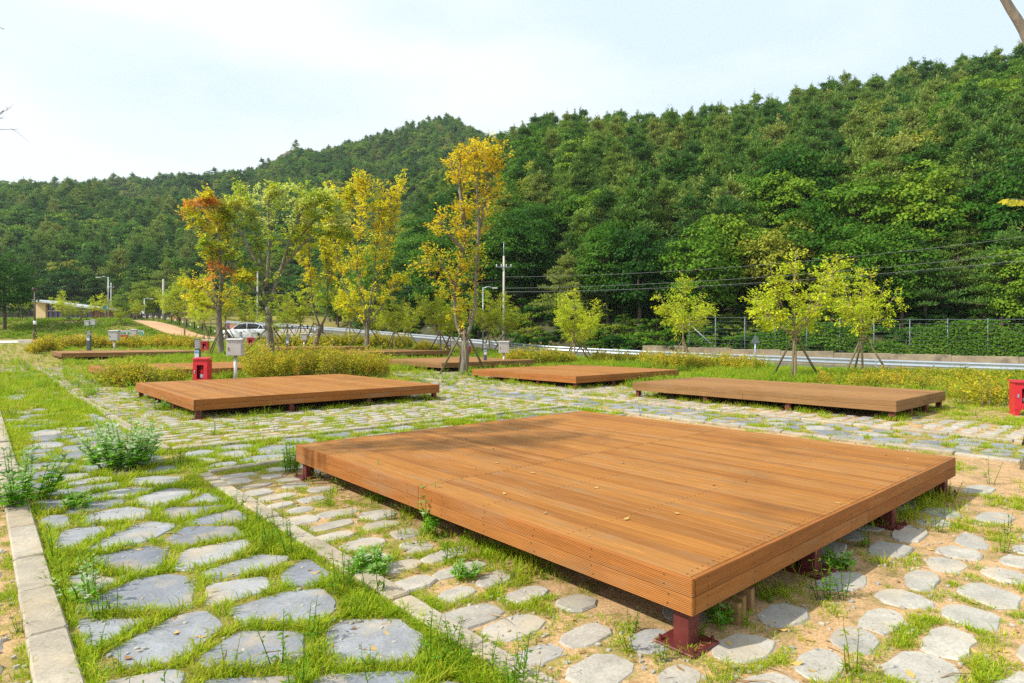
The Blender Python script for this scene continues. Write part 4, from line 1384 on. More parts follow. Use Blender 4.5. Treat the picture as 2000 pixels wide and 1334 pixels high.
S = rng.uniform(0.55, 1.15, n) * np.clip((r / 4.5) ** 0.42, 0.85, 2.1) * np.where(lush, 1.0, 0.72)
R = np.stack([rng.normal(0, 0.12, n), rng.normal(0, 0.12, n), rng.uniform(0, 6.28, n)], -1)
# taller shaded grass along the deck edges
ed = []
for (a, b, c, d) in DECKS[:4]:
    for k in range(520):
        if rng.uniform() < 0.5: q = (rng.uniform(a, b), (c if rng.uniform() < 0.7 else d) + rng.normal(0.10, 0.14))
        else: q = ((a if rng.uniform() < 0.7 else b) + rng.normal(0.10, 0.14), rng.uniform(c, d))
        if mnoise.noise(Vector((q[0] * 1.3, q[1] * 1.3, 4.4))) > 0.0: ed.append(q)
ed = np.array(ed); ex, ey = site(ed[:, 0], ed[:, 1]); ne = len(ed)
x = np.concatenate([x, ex]); y = np.concatenate([y, ey])
R = np.concatenate([R, np.stack([rng.normal(0, .15, ne), rng.normal(0, .15, ne), rng.uniform(0, 6.28, ne)], -1)])
S = np.concatenate([S, rng.uniform(0.7, 1.5, ne)]); pid = np.concatenate([pid, 4 + rng.integers(0, 2, ne)])
scatter('grass', tufts, np.stack([x, y, terrain(x, y)], -1), R, S, pid, 'short bright grass growing between the paving stones', 'grass')

# low weeds along kerbs, paths and deck edges
x, y, r = ring_points(9000, 2.2, 34, 1.6)
v, u = to_site(x, y)
nearedge = np.minimum.reduce([np.abs(v - 0.5), np.abs(v - 1.85), np.abs(v - 2.6) + 0.1])
pr = np.where((v > 0.3) & (v < 2.0), 0.10 + 0.5 * np.exp(-nearedge * 8), 0.025)
for a, b, c, d in DECKS:
    ins = (v > a - 0.25) & (v < b + 0.25) & (u > c - 0.25) & (u < d + 0.25)
    inner = (v > a + 0.15) & (v < b - 0.15) & (u > c + 0.15) & (u < d - 0.15)
    pr = np.where(ins & ~inner, 0.22, pr); pr = np.where(inner, 0.0, pr)
keep = (rng.uniform(0, 1, len(x)) < pr) & ~occupied(v, u)
x, y, r = x[keep], y[keep], r[keep]; n = len(x)
scatter('weeds', weeds, np.stack([x, y, terrain(x, y)], -1), np.stack([rng.normal(0, .1, n), rng.normal(0, .1, n), rng.uniform(0, 6.28, n)], -1), rng.uniform(0.45, 1.3, n), rng.integers(0, 3, n), 'scattered low weeds along kerbs and deck edges', 'weeds')

# pebbles, leaf bits and twigs lying about
peb = []
for k in range(3):
    rr = random.Random(900 + k); mm = MB()
    poly = rounded_poly(0, 0, 0.020, 0.015, rr, 0.25, 7, 2.2)
    vs, fs = stone_shape(poly, 0.007, 0.004, 0.004); mm._add(vs, fs); peb.append(mm.mesh('pebble', 'grey_river_stone'))
for k in range(2):
    V_, F_ = leaf_arrays(np.zeros((1, 3)) + np.array([0, 0, 0.006]), np.array([[1.0, 0.2, 0.15]]), np.array([[0.1, 0, 1.0]]), [0.05], [0.026], 0.3)
    peb.append(arr_mesh('fallen_leaf', V_, F_, 'timber_offcut' if k else 'card_yellow'))
mm = MB(); mm.tube([(0, 0, 0.004), (0.06, 0.012, 0.01), (0.13, 0.0, 0.006)], [0.003, 0.0025, 0.001], 4); peb.append(mm.mesh('dry_twig', 'twig_bark'))
x, y, r = ring_points(7000, 2.2, 16, 1.5)
v, u = to_site(x, y)
dk = np.array([in_deck(a, b, 0.0) for a, b in zip(v, u)]) & (rng.uniform(0, 1, len(x)) < 0.975)
ondeck = np.array([in_deck(a, b, -0.1) for a, b in zip(v, u)])
first = (v > 2.85) & (v < 7.5) & (u > 1.85) & (u < 6.9)
keep = ~dk
x, y, r, v, u, first, ondeck = x[keep], y[keep], r[keep], v[keep], u[keep], first[keep], ondeck[keep]; n = len(x)
pid = rng.choice(6, n, p=[0.26, 0.26, 0.24, 0.09, 0.09, 0.06])
pid = np.where(first, 3 + pid % 2, pid)
z = terrain(x, y) + np.where(first, 0, 0.003); z = np.where(first, NEAR_DECK_H + 0.002, z)
sc = rng.uniform(0.4, 1.5, n) * np.where(first, 0.8, 1.0)
keep = ~(ondeck & ~first)
scatter('ground_litter', peb, np.stack([x, y, z], -1)[keep], np.stack([rng.normal(0, .1, n), rng.normal(0, .1, n), rng.uniform(0, 6.28, n)], -1)[keep], sc[keep], pid[keep], 'pebbles, fallen leaves and twigs scattered over sand and stones', 'litter')

# meadow growth farther out: between the decks and the road, and on the grassy bank
mead = [weed_proto('meadow_plant', 'bank_leaf', 160 + i, 0.42, 6, 20, 0.10, spread=0.16, wide=0.4) for i in range(3)] + \
       [tuft_mesh('meadow_grass', 170 + i, 34, 0.42, 0.16, 0.016, 'lawn_blade', 0.6) for i in range(2)]
x, y, r = ring_points(60000, 19, 62, 1.2)
sd, _ = gr_project(x, y)
v, u = to_site(x, y)
pn = np.array([mnoise.noise(Vector((a * 0.25, b * 0.25, 2.0))) + 0.6 * mnoise.noise(Vector((a * 0.9, b * 0.9, 7.0))) for a, b in zip(x, y)])
onroad = ((np.abs((y - 51) - 0.30 * (x + 52)) < 4.6) & (x < -20)) | ((x < -18) & (x > -28) & (y > 55.5) & (y < 64))
path = (v > 0.3) & (v < 3.0)
terr = ((v > 2) & (v < 15) & (u < 22))
pr = np.where(terr, 0.06, np.clip(0.42 + 0.8 * pn, 0.03, 1.0))
pr = np.where((x > -3) & (sd > -11), np.clip(0.65 + 0.5 * pn, 0, 1), pr)
pr = np.where(path, 0.12, pr)
keep = (rng.uniform(0, 1, len(x)) < pr) & (sd < -0.3) & ~onroad
keep &= ~np.array([in_deck(a, b, 0.1) for a, b in zip(v, u)])
x, y, r, sd = x[keep], y[keep], r[keep], sd[keep]; n = len(x)
hk = np.where((x > -3) & (sd > -9), np.where(x > 12, 0.6, 0.95), 0.75)
scatter('meadow', mead, np.stack([x, y, terrain(x, y)], -1), np.stack([rng.normal(0, .1, n), rng.normal(0, .1, n), rng.uniform(0, 6.28, n)], -1), rng.uniform(0.45, 1.15, n) * hk, rng.integers(0, 5, n), 'rough meadow grass and weeds beyond the decks', 'meadow')

n = 30000
x = rng.uniform(-82, -20, n); y = rng.uniform(59.5, 79, n)
pn = np.array([mnoise.noise(Vector((a * 0.35, b * 0.35, 4.0))) + 0.5 * mnoise.noise(Vector((a * 1.1, b * 1.1, 7.0))) for a, b in zip(x, y)])
pl = np.array([(-22.5, 61.0), (-28, 62.4), (-34, 66), (-41.5, 71.0), (-49, 77)])
yp = np.interp(x, pl[::-1, 0], pl[::-1, 1])
keep = (rng.uniform(0, 1, n) < np.clip(0.62 + 1.1 * pn, 0.04, 1)) & ~((np.abs(y - yp) < 2.1) & (x > -50)) & ~((x > -28.5) & (y > 63)) & ~((x > -30) & (y < 62.5))
keep &= (y > 61.0 - 0.3 * np.clip(-38 - x, 0, 10) * 0)
keep &= ~((np.abs((y - 51) - 0.30 * (x + 52)) < 4.6))
x, y = x[keep], y[keep]; n = len(x)
scatter('bank_plants', mead[:3], np.stack([x, y, terrain(x, y)], -1), np.stack([rng.normal(0, .1, n), rng.normal(0, .1, n), rng.uniform(0, 6.28, n)], -1), rng.uniform(0.5, 1.05, n), rng.integers(0, 3, n), 'green ground cover on the sloping bank at the left', 'ground cover')

# ------------------------------------------------------------------ single plants
def lobed_plant(label, px, py, h, nst, spread, seed, silver=0.4, leaves=26, lsize=0.10, cat='plant', name='mugwort'):
    p = hit(px, py)
    t = thing(name, label, cat, p)
    rng = np.random.default_rng(seed)
    V, F, tv, tf = [], [], [], []
    C, D, Nn, L, K = [], [], [], [], []
    m = MB()
    for s in range(nst):
        a = rng.uniform(0, 6.28); r = spread * rng.uniform(0, 1) ** 0.55
        b = np.array([math.cos(a) * r * 0.55, math.sin(a) * r * 0.55, 0])
        H = h * rng.uniform(0.6, 1.05) * (1 - 0.35 * (r / spread) ** 2)
        tt = np.array([math.cos(a) * r * 1.05, math.sin(a) * r * 1.05, H])
        mid = (b + tt) / 2 + np.array([0, 0, 0.06 * h])
        m.tube([b - np.array([0, 0, .02]), mid, tt], [0.005, 0.004, 0.0015], 4, cap=False)
        for k in range(leaves):
            q = rng.uniform(0.12, 1.0)
            c = b * (1 - q) ** 2 + 2 * mid * q * (1 - q) + tt * q * q
            aa = k * 2.4 + rng.uniform(-.5, .5)
            d = np.array([math.cos(aa), math.sin(aa), rng.uniform(-0.1, 0.9) + (0.5 if q > 0.8 else 0)]); d /= np.linalg.norm(d)
            ls = lsize * rng.uniform(0.6, 1.2) * (1.15 - 0.6 * q)
            sv = rng.uniform() < silver * (0.2 + 0.9 * q)
            base = np.array([0.22, 0.50, 0.035]) if q < 0.55 else np.array([0.30, 0.50, 0.13])
            if sv: base = np.array([0.56, 0.64, 0.42])
            side = np.cross(d, [0, 0, 1.0]); side /= max(1e-6, np.linalg.norm(side))
            for lob, kk in ((0, 1.0), (0.75, 0.62), (-0.75, 0.62)):     # three narrow lobes
                dd = d * math.cos(lob) + side * math.sin(lob)
                C.append(c + d * ls * 0.18 * (lob != 0)); D.append(dd); Nn.append(np.array([0, 0, 1.0]) + rng.normal(0, .3, 3)); L.append(ls * kk); K.append(base)
    L = np.array(L)
    V, F = leaf_arrays(np.array(C), np.array(D), np.array(Nn), L, L * 0.36)
    obj('leaves', arr_mesh('leaves', V, F, 'leaf_painted', col=np.repeat(np.array(K), 4, axis=0)), t)
    m.build('stems', 'weed_leaf', t)
    return t
lobed_plant('big silvery green mugwort clump on the flagstone path', 252, 912, 0.66, 52, 0.52, 1, 0.5, 24, 0.125)
lobed_plant('loose mugwort clump leaning over the left kerb', 36, 985, 0.64, 28, 0.42, 2, 0.3, 22, 0.105)
lobed_plant('tall green weed against the long side of the nearest deck', 838, 1048, 0.50, 7, 0.12, 3, 0.05, 20, 0.075, name='weed')
lobed_plant('leafy weed at the left corner of the nearest deck', 566, 922, 0.36, 16, 0.20, 4, 0.12, 18, 0.07, name='weed')
lobed_plant('low leafy weed growing on the kerb by the flagstones', 722, 1118, 0.17, 18, 0.17, 5, 0.03, 16, 0.075, name='weed')
lobed_plant('low leafy weed among stones under the deck side', 905, 1130, 0.13, 10, 0.12, 6, 0.03, 14, 0.06, name='weed')
lobed_plant('thin grey green weed on the left among the flagstones', 180, 1168, 0.30, 10, 0.22, 7, 0.5, 16, 0.055, name='weed')
lobed_plant('leafy weed on the flagstone path by the left kerb', 148, 992, 0.20, 14, 0.16, 8, 0.1, 14, 0.07, name='weed')
lobed_plant('broad leafed weed beside the first post under the deck', 1640, 1108, 0.14, 8, 0.12, 9, 0.0, 10, 0.09, name='weed')
lobed_plant('leafy weed behind the near corner post of the deck', 1405, 1220, 0.13, 8, 0.10, 10, 0.0, 10, 0.07, name='weed')
lobed_plant('tall thin weed with pale tips by the deck side', 738, 985, 0.42, 6, 0.12, 12, 0.1, 18, 0.045, name='weed')
lobed_plant('mugwort tuft by the left corner of the second deck', 318, 800, 0.35, 14, 0.25, 13, 0.3, 16, 0.08)

# ------------------------------------------------------------------ yellow hedges
def hedge(label, pts, width, height, seed, dens=900, tint=0.0, sparse=0.0):
    """pts: ground points along the row; upright twiggy stems with small leaves"""
    rng = np.random.default_rng(seed)
    pts = [Vector(p) for p in pts]
    base = pts[len(pts) // 2].copy()
    t = thing('hedge', label, 'hedge', base)
    d = [0.0]
    for a, b in zip(pts[:-1], pts[1:]): d.append(d[-1] + (b - a).length)
    Lt = d[-1]
    ns = int(dens * 1.9 * Lt * width / 10) + 40
    s = rng.uniform(0, Lt, ns)
    X = np.interp(s, d, [p.x for p in pts]); Y = np.interp(s, d, [p.y for p in pts])
    tx = np.interp(s + 0.1, d, [p.x for p in pts]) - np.interp(s - 0.1, d, [p.x for p in pts]); ty = np.interp(s + 0.1, d, [p.y for p in pts]) - np.interp(s - 0.1, d, [p.y for p in pts])
    l = np.hypot(tx, ty) + 1e-6
    o = rng.uniform(-1, 1, ns)
    X = X - ty / l * o * width / 2; Y = Y + tx / l * o * width / 2
    lump = np.array([mnoise.noise(Vector((a * 1.3, b * 1.3, seed))) + 0.35 * mnoise.noise(Vector((a * 3.5, b * 3.5, seed + 9.5))) for a, b in zip(X, Y)])
    keep = lump > -0.5 + sparse
    X, Y, o, lump = X[keep], Y[keep], o[keep], lump[keep]; ns = len(X)
    H = height * (0.74 + 0.6 * lump) * rng.uniform(0.55, 1.12, ns) * (1 - 0.35 * o ** 4)
    endf = 1
    Z = terrain(X, Y) - base.z
    C, D, Nn, L, K = [], [], [], [], []
    m = MB()
    for i in range(ns):
        b = np.array([X[i] - base.x, Y[i] - base.y, Z[i]])
        e = b + np.array([rng.normal(0, 0.20), rng.normal(0, 0.20), 1.0]) * H[i]
        if i % 3 == 0:
            m.tube([b, (b + e) / 2 + rng.normal(0, .02, 3), e], [0.006, 0.005, 0.002], 3, cap=False)
        nl = 20
        q = rng.uniform(0.12, 1.0, nl) ** 0.85
        c = b + (e - b) * q[:, None] + rng.normal(0, 0.045, (nl, 3))
        aa = rng.uniform(0, 6.28, nl)
        C.append(c); D.append(np.stack([np.cos(aa), np.sin(aa), rng.uniform(0.1, 1.4, nl)], -1))
        Nn.append(np.array([0, 0, 0.8]) + rng.normal(0, 0.5, (nl, 3)))
        L.append(rng.uniform(0.045, 0.09, nl))
        hue = np.clip(rng.normal(0.33 + tint, 0.25) + 0.3 * (q - 0.5) + 0.1 * rng.normal(size=nl), 0, 1)
        g = np.array([0.20, 0.29, 0.025]); yv = np.array([0.58, 0.51, 0.025]); og = np.array([0.62, 0.33, 0.05])
        k = np.where((hue < 0.6)[:, None], g + (yv - g) * (hue / 0.6)[:, None], yv + (og - yv) * ((hue - 0.6) / 0.4)[:, None])
        K.append(k)
    C, D, Nn, L, K = map(np.concatenate, (C, D, Nn, L, K))
    far = base.y / 18.0
    L = L * max(1.0, far ** 0.6)
    V, F = leaf_arrays(C, D, Nn, L, L * 0.5)
    obj('foliage', arr_mesh('foliage', V, F, 'leaf_painted', col=np.repeat(K, 4, axis=0)), t)
    m.build('stems', 'twig_bark', t)
    return t
G = lambda a, b: hit(a, b)
def row(*q): return [hit(a, b) for a, b in q]
hedge('rounded yellow shrub hiding the front of the left deck', row((222, 750), (285, 754), (335, 748)), 1.4, 0.82, 1, 900, 0.0)
hedge('long yellow orange hedge behind the second deck', row((478, 742), (560, 739), (650, 737), (738, 733)), 2.2, 1.28, 2, 760, 0.05)
hedge('long low yellow hedge behind the farthest left deck', row((92, 683), (180, 679), (280, 679), (385, 681)), 2.0, 0.95, 3, 420, 0.08)
hedge('bushy yellow shrub at the left end of the farthest left deck', row((82, 690), (100, 691)), 1.6, 1.1, 13, 700, 0.05)
hedge('yellow green hedge behind the deck of the twin stemmed tree', row((530, 678), (640, 679), (740, 679), (800, 682)), 2.0, 1.1, 4, 420, -0.02)
hedge('small yellow green shrub right of the deck behind the golden tree', row((822, 694), (848, 694)), 1.6, 1.05, 5, 600, 0.0)
hedge('yellow green hedge right of the grey box on its post', row((985, 716), (1040, 715), (1110, 712)), 1.8, 0.95, 6, 640, 0.0)
hedge('low yellow hedge behind the deck right of centre', row((1150, 711), (1250, 713), (1330, 718), (1400, 722), (1480, 726)), 1.8, 0.85, 7, 420, 0.05, 0.1)
hedge('straggling yellow hedge behind the long deck', row((1600, 755), (1700, 757), (1800, 760), (1880, 764)), 1.6, 0.62, 8, 330, 0.0, 0.35)
hedge('straggling yellow shrubs left of the red cabinet on the right edge', row((1860, 790), (1920, 792), (1975, 790)), 1.2, 0.78, 9, 360, 0.1, 0.3)
hedge('low green yellow shrubs in front of the road on the right', row((1700, 742), (1850, 742), (2040, 744)), 2.4, 0.42, 10, 260, -0.15, 0.2)

# ------------------------------------------------------------------ garden trees
def smooth_line(pts, n=4):
    """Catmull-Rom through the points"""
    P = [Vector(p) for p in pts]
    if len(P) < 3: return P
    Q = [P[0] * 2 - P[1]] + P + [P[-1] * 2 - P[-2]]
    out = []
    for i in range(1, len(Q) - 2):
        for k in range(n):
            t = k / n
            a, b, c, d = Q[i - 1], Q[i], Q[i + 1], Q[i + 2]
            out.append(0.5 * ((2 * b) + (c - a) * t + (2 * a - 5 * b + 4 * c - d) * t * t + (3 * b - a - 3 * c + d) * t ** 3))
    out.append(P[-1])
    return out

def leaf_spray(rng, start, end, nl, lsize, C, D, Nn, L, sag=0.1):
    """leaves set along a twig in a loose flat spray"""
    d = end - start
    ln = np.linalg.norm(d); d = d / max(ln, 1e-6)
    side = np.cross(d, [0, 0, 1.0]); side /= max(1e-6, np.linalg.norm(side))
    q = rng.uniform(0.1, 1.05, nl)
    sg = np.where(rng.uniform(size=nl) < 0.5, 1, -1)
    w = rng.uniform(0.0, 0.16, nl) * (1.1 - 0.5 * q)
    c = start + d * (q * ln)[:, None] + side * (sg * w)[:, None] + rng.normal(0, 0.05, (nl, 3)) * np.array([1, 1, 0.8])
    dd = d * 0.6 + side * (sg * rng.uniform(0.3, 1.1, nl))[:, None] + np.array([0, 0, -sag]) + rng.normal(0, 0.3, (nl, 3))
    C.append(c); D.append(dd); Nn.append(np.array([0, 0, 1.0]) + rng.normal(0, 0.42, (nl, 3))); L.append(rng.uniform(0.65, 1.25, nl) * lsize)

def props(base, tie_h, spread, label, rot=0.0, n=3, r=0.042):
    t = thing('tree_prop', label, 'tree prop', base, rot, 'wooden props bracing the young trees')
    for k in range(n):
        a = 2 * math.pi * k / n
        e = Vector((math.cos(a) * spread, math.sin(a) * spread, 0))
        gz = tz(*(Vector((base[0], base[1])) + Vector((math.cos(a + rot), math.sin(a + rot))) * spread)) - base[2]
        e.z = gz - 0.05
        top = Vector((math.cos(a) * 0.07, math.sin(a) * 0.07, tie_h + 0.04 * k))
        MB().tube([e, top], [r, r * 0.9], 7).build('pole', 'prop_pole_wood', t)
    MB().lathe([(0.10, 0), (0.115, 0.02), (0.115, 0.06), (0.10, 0.08)], 10, (0, 0, tie_h - 0.10)).build('tie', 'timber_offcut', t)
    return t

def garden_tree(name, label, base_px, trunk, limbs, Y=None, leaf=0.105, n_twigs=300, per=26, colf=None, r0=0.16, seed=0, spread=0.9, twig_len=(0.35, 0.9), from_q=0.3, extra=()):
    rng = np.random.default_rng(seed)
    b = hit(*base_px) if Y is None else P3(base_px[0], base_px[1], Y)
    b.z = tz(b.x, b.y)
    Y = b.y
    t = thing(name, label, 'tree', b)
    loc = lambda px, py, dy=0.0: np.array([(px - CX) / FPX * (Y + dy) - b.x, dy, EYE - (py - HY) / FPX * (Y + dy) - b.z])
    wood = MB()
    tp = [np.array([0, 0, -0.06])] + [loc(*q) for q in trunk]
    tl = smooth_line(tp)
    k = len(tl)
    rr = [r0 * (1.25 if i == 0 else 1.08 - 0.30 * i / k) for i in range(k)]
    wood.tube(tl, rr, 9)
    C, D, Nn, L = [], [], [], []
    paths = []
    for li, q in enumerate(limbs):
        amp = rng.uniform(-spread, spread)
        pts = [loc(px, py, amp * (i / max(1, len(q) - 1)) ** 1.1) for i, (px, py) in enumerate(q)]
        ln = smooth_line(pts)
        kk = len(ln)
        rs = r0 * rng.uniform(0.40, 0.55)
        wood.tube(ln, [rs * (1 - 0.86 * i / (kk - 1)) for i in range(kk)], 6)
        paths.append((ln, rs))
    lens = np.array([sum((a - c).length for a, c in zip(p[0][:-1], p[0][1:])) for p in paths])
    for i in range(n_twigs):
        p, rs = paths[rng.choice(len(paths), p=lens / lens.sum())]
        q = from_q + (1 - from_q) * rng.uniform(0, 1) ** 0.75
        j = min(len(p) - 2, int(q * (len(p) - 1)))
        f = q * (len(p) - 1) - j
        s = np.array(p[j].lerp(p[j + 1], f))
        dr = np.array((p[j + 1] - p[j]).normalized())
        a = rand_dirs(1, rng)[0]; a = a - dr * (a @ dr) * 0.8
        a = unit(a + dr * rng.uniform(0.2, 0.9) + np.array([0, 0, 0.30]))
        ll = rng.uniform(*twig_len) * (1.15 - 0.45 * q)
        e = s + a * ll
        wood.tube([s, (s + e) / 2 + np.array([0, 0, 0.03]), e], [0.010, 0.007, 0.003], 4, cap=False)
        leaf_spray(rng, s + (e - s) * 0.25, e, per, leaf, C, D, Nn, L)
    for (px, py, rx, rz_, nt, dy) in extra:                # dense leafy masses
        c0 = loc(px, py, dy)
        sx, sz = rx / FPX * Y, rz_ / FPX * Y
        for i in range(nt):
            u_ = rand_dirs(1, rng)[0] * rng.uniform(0.3, 1.0)
            s = c0 + u_ * np.array([sx, sx * 0.8, sz])
            a = unit(u_ + rng.normal(0, 0.5, 3) + np.array([0, 0, 0.1]))
            leaf_spray(rng, s, s + a * rng.uniform(0.25, 0.55), per, leaf, C, D, Nn, L)
    C, D, Nn, L = map(np.concatenate, (C, D, Nn, L))
    PX = CX + FPX * (C[:, 0] + b.x) / (C[:, 1] + b.y); PY = HY + FPX * (EYE - C[:, 2] - b.z) / (C[:, 1] + b.y)
    K = colf(PX, PY, C, rng)
    V, F = leaf_arrays(C, D, Nn, L, L * 0.58)
    obj('crown', arr_mesh('crown', V, F, 'leaf_painted', col=np.repeat(K, 4, axis=0)), t)
    wood.build('trunk', 'smooth_grey_bark', t)
    return t, b

GREEN = np.array([0.20, 0.36, 0.02]); LIME = np.array([0.50, 0.60, 0.03]); YEL = np.array([0.80, 0.72, 0.025]); GOLD = np.array([0.76, 0.54, 0.03]); ORG = np.array([0.80, 0.27, 0.05]); PALE = np.array([0.72, 0.76, 0.28])
def blend(f, stops):
    f = np.clip(f, 0, 1)
    xs = np.linspace(0, 1, len(stops))
    return np.stack([np.interp(f, xs, [s[c] for s in stops]) for c in range(3)], -1)
def patch(C, s, z):
    return np.array([mnoise.noise(Vector((c[0] * s, c[1] * s, c[2] * s + z))) for c in C])

def col_maple(PX, PY, C, rng):
    f = 0.52 + 0.45 * patch(C, 1.2, 1) + rng.normal(0, 0.12, len(C))
    K = blend(f, [GREEN, LIME, YEL, GOLD])
    hot = np.exp(-((PX - 430) / 34) ** 2 - ((PY - 528) / 26) ** 2) + 0.9 * np.exp(-((PX - 400) / 45) ** 2 - ((PY - 398) / 12) ** 2) + 0.8 * np.exp(-((PX - 380) / 30) ** 2 - ((PY - 470) / 12) ** 2) + np.exp(-((PX - 355) / 8) ** 2 - ((PY - 430) / 12) ** 2)
    w = np.clip(hot * 1.3 + patch(C, 2.5, 5) * 0.9 - 0.12 + rng.normal(0, 0.15, len(C)), 0, 1)[:, None]
    return K * (1 - w) + ORG * w
def col_green(PX, PY, C, rng):
    f = 0.52 + 0.5 * patch(C, 0.9, 2) + 0.25 * (PY < 440) + rng.normal(0, 0.15, len(C))
    K = blend(f, [GREEN * 0.85, GREEN, LIME, PALE])
    w = np.clip(patch(C, 1.5, 9) * 2 - 0.5, 0, 1)[:, None]
    return K * (1 - w) + YEL * w
def col_yellow(PX, PY, C, rng):
    f = 0.62 + 0.4 * patch(C, 1.1, 3) + rng.normal(0, 0.13, len(C)) - 0.25 * (PY > 560)
    return blend(f, [GREEN, LIME, YEL, YEL * 1.05])
def col_yellow2(PX, PY, C, rng):
    f = 0.55 + 0.4 * patch(C, 1.1, 4) + rng.normal(0, 0.14, len(C)) + 0.15 * (PY < 480) - 0.1 * (PY > 580)
    return blend(f, [GREEN, LIME * 1.05, YEL, YEL, GOLD])
def col_gold(PX, PY, C, rng):
    f = 0.55 + 0.45 * patch(C, 1.2, 6) + rng.normal(0, 0.15, len(C)) - 0.15 * (PY > 480)
    K = blend(f, [LIME * 0.8, YEL * 0.75, GOLD, YEL * 0.95])
    w = np.clip(patch(C, 2.0, 12) * 1.6 - 0.75, 0, 0.7)[:, None]
    return K * (1 - w) + ORG * 0.9 * w

t, b = garden_tree('maple_tree', 'maple with orange red patches and a leaning trunk', (433, 694), [(430, 660), (427, 620), (428, 598)],
    [[(428, 600), (415, 545), (412, 486), (390, 440), (366, 407)], [(428, 600), (431, 547), (427, 460), (418, 410), (405, 392)], [(429, 600), (447, 575), (466, 548), (482, 540)],
     [(427, 605), (408, 575), (388, 560), (366, 556)], [(429, 590), (440, 520), (446, 470), (440, 430), (452, 402)], [(427, 600), (405, 600), (385, 590)]],
    leaf=0.145, n_twigs=330, per=26, colf=col_maple, r0=0.17, seed=1, spread=1.0, twig_len=(0.35, 1.15), extra=[(430, 535, 40, 30, 26, -0.2), (405, 585, 40, 18, 26, 0.1), (395, 420, 38, 22, 18, 0.0), (455, 580, 25, 18, 16, 0.1)])
props(b, 1.6, 1.25, 'wooden props bracing the orange patched maple', 0.5)
t, b = garden_tree('zelkova_tree', 'wide spreading green tree with a thick grey trunk', (530, 694), [(527, 660), (525, 620), (524, 598)],
    [[(523, 600), (498, 568), (456, 520), (425, 490), (400, 480)], [(523, 600), (513, 564), (510, 505), (492, 430), (464, 364)], [(526, 598), (541, 547), (559, 498), (592, 456), (632, 418), (672, 432)],
     [(545, 540), (562, 480), (582, 428), (615, 384)], [(520, 560), (526, 478), (525, 395), (540, 372)], [(545, 530), (600, 470), (650, 455), (680, 462)], [(505, 520), (478, 470), (455, 430), (440, 410)], [(580, 430), (600, 400), (650, 390)]],
    leaf=0.145, n_twigs=470, per=27, colf=col_green, r0=0.21, seed=2, spread=1.3, twig_len=(0.35, 1.0), extra=[(480, 388, 28, 20, 20, 0.0), (555, 475, 55, 30, 10, 0.3), (545, 560, 48, 30, 18, 0.2), (600, 380, 50, 20, 34, -0.2), (470, 520, 40, 22, 16, 0.2), (620, 405, 55, 26, 28, 0.3), (525, 610, 26, 34, 24, -0.25), (640, 440, 45, 22, 24, -0.2), (540, 385, 50, 22, 22, 0.2)])
props(b, 1.65, 1.6, 'wooden props bracing the thick trunked green tree', 1.2)
t, b = garden_tree('zelkova_tree', 'slender yellow tree with a forked leaning trunk', (614, 683), [(618, 665), (624, 645), (625, 638)],
    [[(625, 640), (612, 598), (606, 540), (602, 460), (592, 400)], [(625, 640), (637, 612), (640, 533), (634, 470), (650, 374)], [(608, 560), (590, 500), (582, 450)], [(639, 540), (660, 480), (678, 410), (686, 366)], [(640, 560), (655, 510), (662, 470)]],
    leaf=0.155, n_twigs=360, per=24, colf=col_yellow, r0=0.17, seed=3, spread=1.2, twig_len=(0.3, 0.8), extra=[(660, 385, 40, 22, 30, 0.0), (612, 560, 34, 45, 30, 0.0)])
props(b, 1.75, 1.55, 'wooden props bracing the forked yellow tree', 0.3)
t, b = garden_tree('zelkova_tree', 'bright yellow tree with several upright stems left of the golden tree', (716, 687), [(717, 660), (716, 634)],
    [[(716, 636), (697, 612), (668, 545), (655, 470), (648, 430)], [(717, 636), (734, 576), (751, 505), (765, 435), (781, 354)], [(716, 632), (708, 570), (696, 505), (708, 410), (706, 342)], [(720, 610), (730, 540), (738, 456), (745, 380)], [(717, 636), (745, 600), (770, 560), (782, 545)], [(714, 630), (690, 605), (668, 590)]],
    leaf=0.155, n_twigs=480, per=25, colf=col_yellow2, r0=0.16, seed=4, spread=1.1, twig_len=(0.3, 1.3), extra=[(712, 588, 58, 36, 48, 0.0), (735, 400, 30, 40, 20, 0.0)])
props(b, 1.75, 1.5, 'wooden props bracing the bright yellow tree', 0.8)
t, b = garden_tree('zelkova_tree', 'tallest tree, golden brown with a forked trunk', (905, 731), [(908, 700), (908, 665)],
    [[(908, 668), (891, 627), (889, 557), (906, 484), (906, 417), (878, 308)], [(909, 668), (927, 603), (930, 522), (940, 435), (958, 365), (966, 310)], [(930, 530), (935, 440), (930, 350), (925, 288)], [(892, 560), (868, 526), (838, 510)], [(905, 490), (880, 460), (860, 440)], [(938, 440), (952, 360), (948, 305), (953, 292)], [(906, 430), (898, 360), (900, 300)]],
    leaf=0.13, n_twigs=270, per=21, colf=col_gold, r0=0.17, seed=5, spread=0.9, twig_len=(0.3, 1.35), extra=[(890, 540, 40, 40, 30, 0.2), (905, 330, 36, 30, 10, 0.0), (900, 610, 30, 22, 16, 0.3)])
props(b, 1.65, 0.95, 'wooden props bracing the tallest golden tree', 3.4, 4, 0.045)

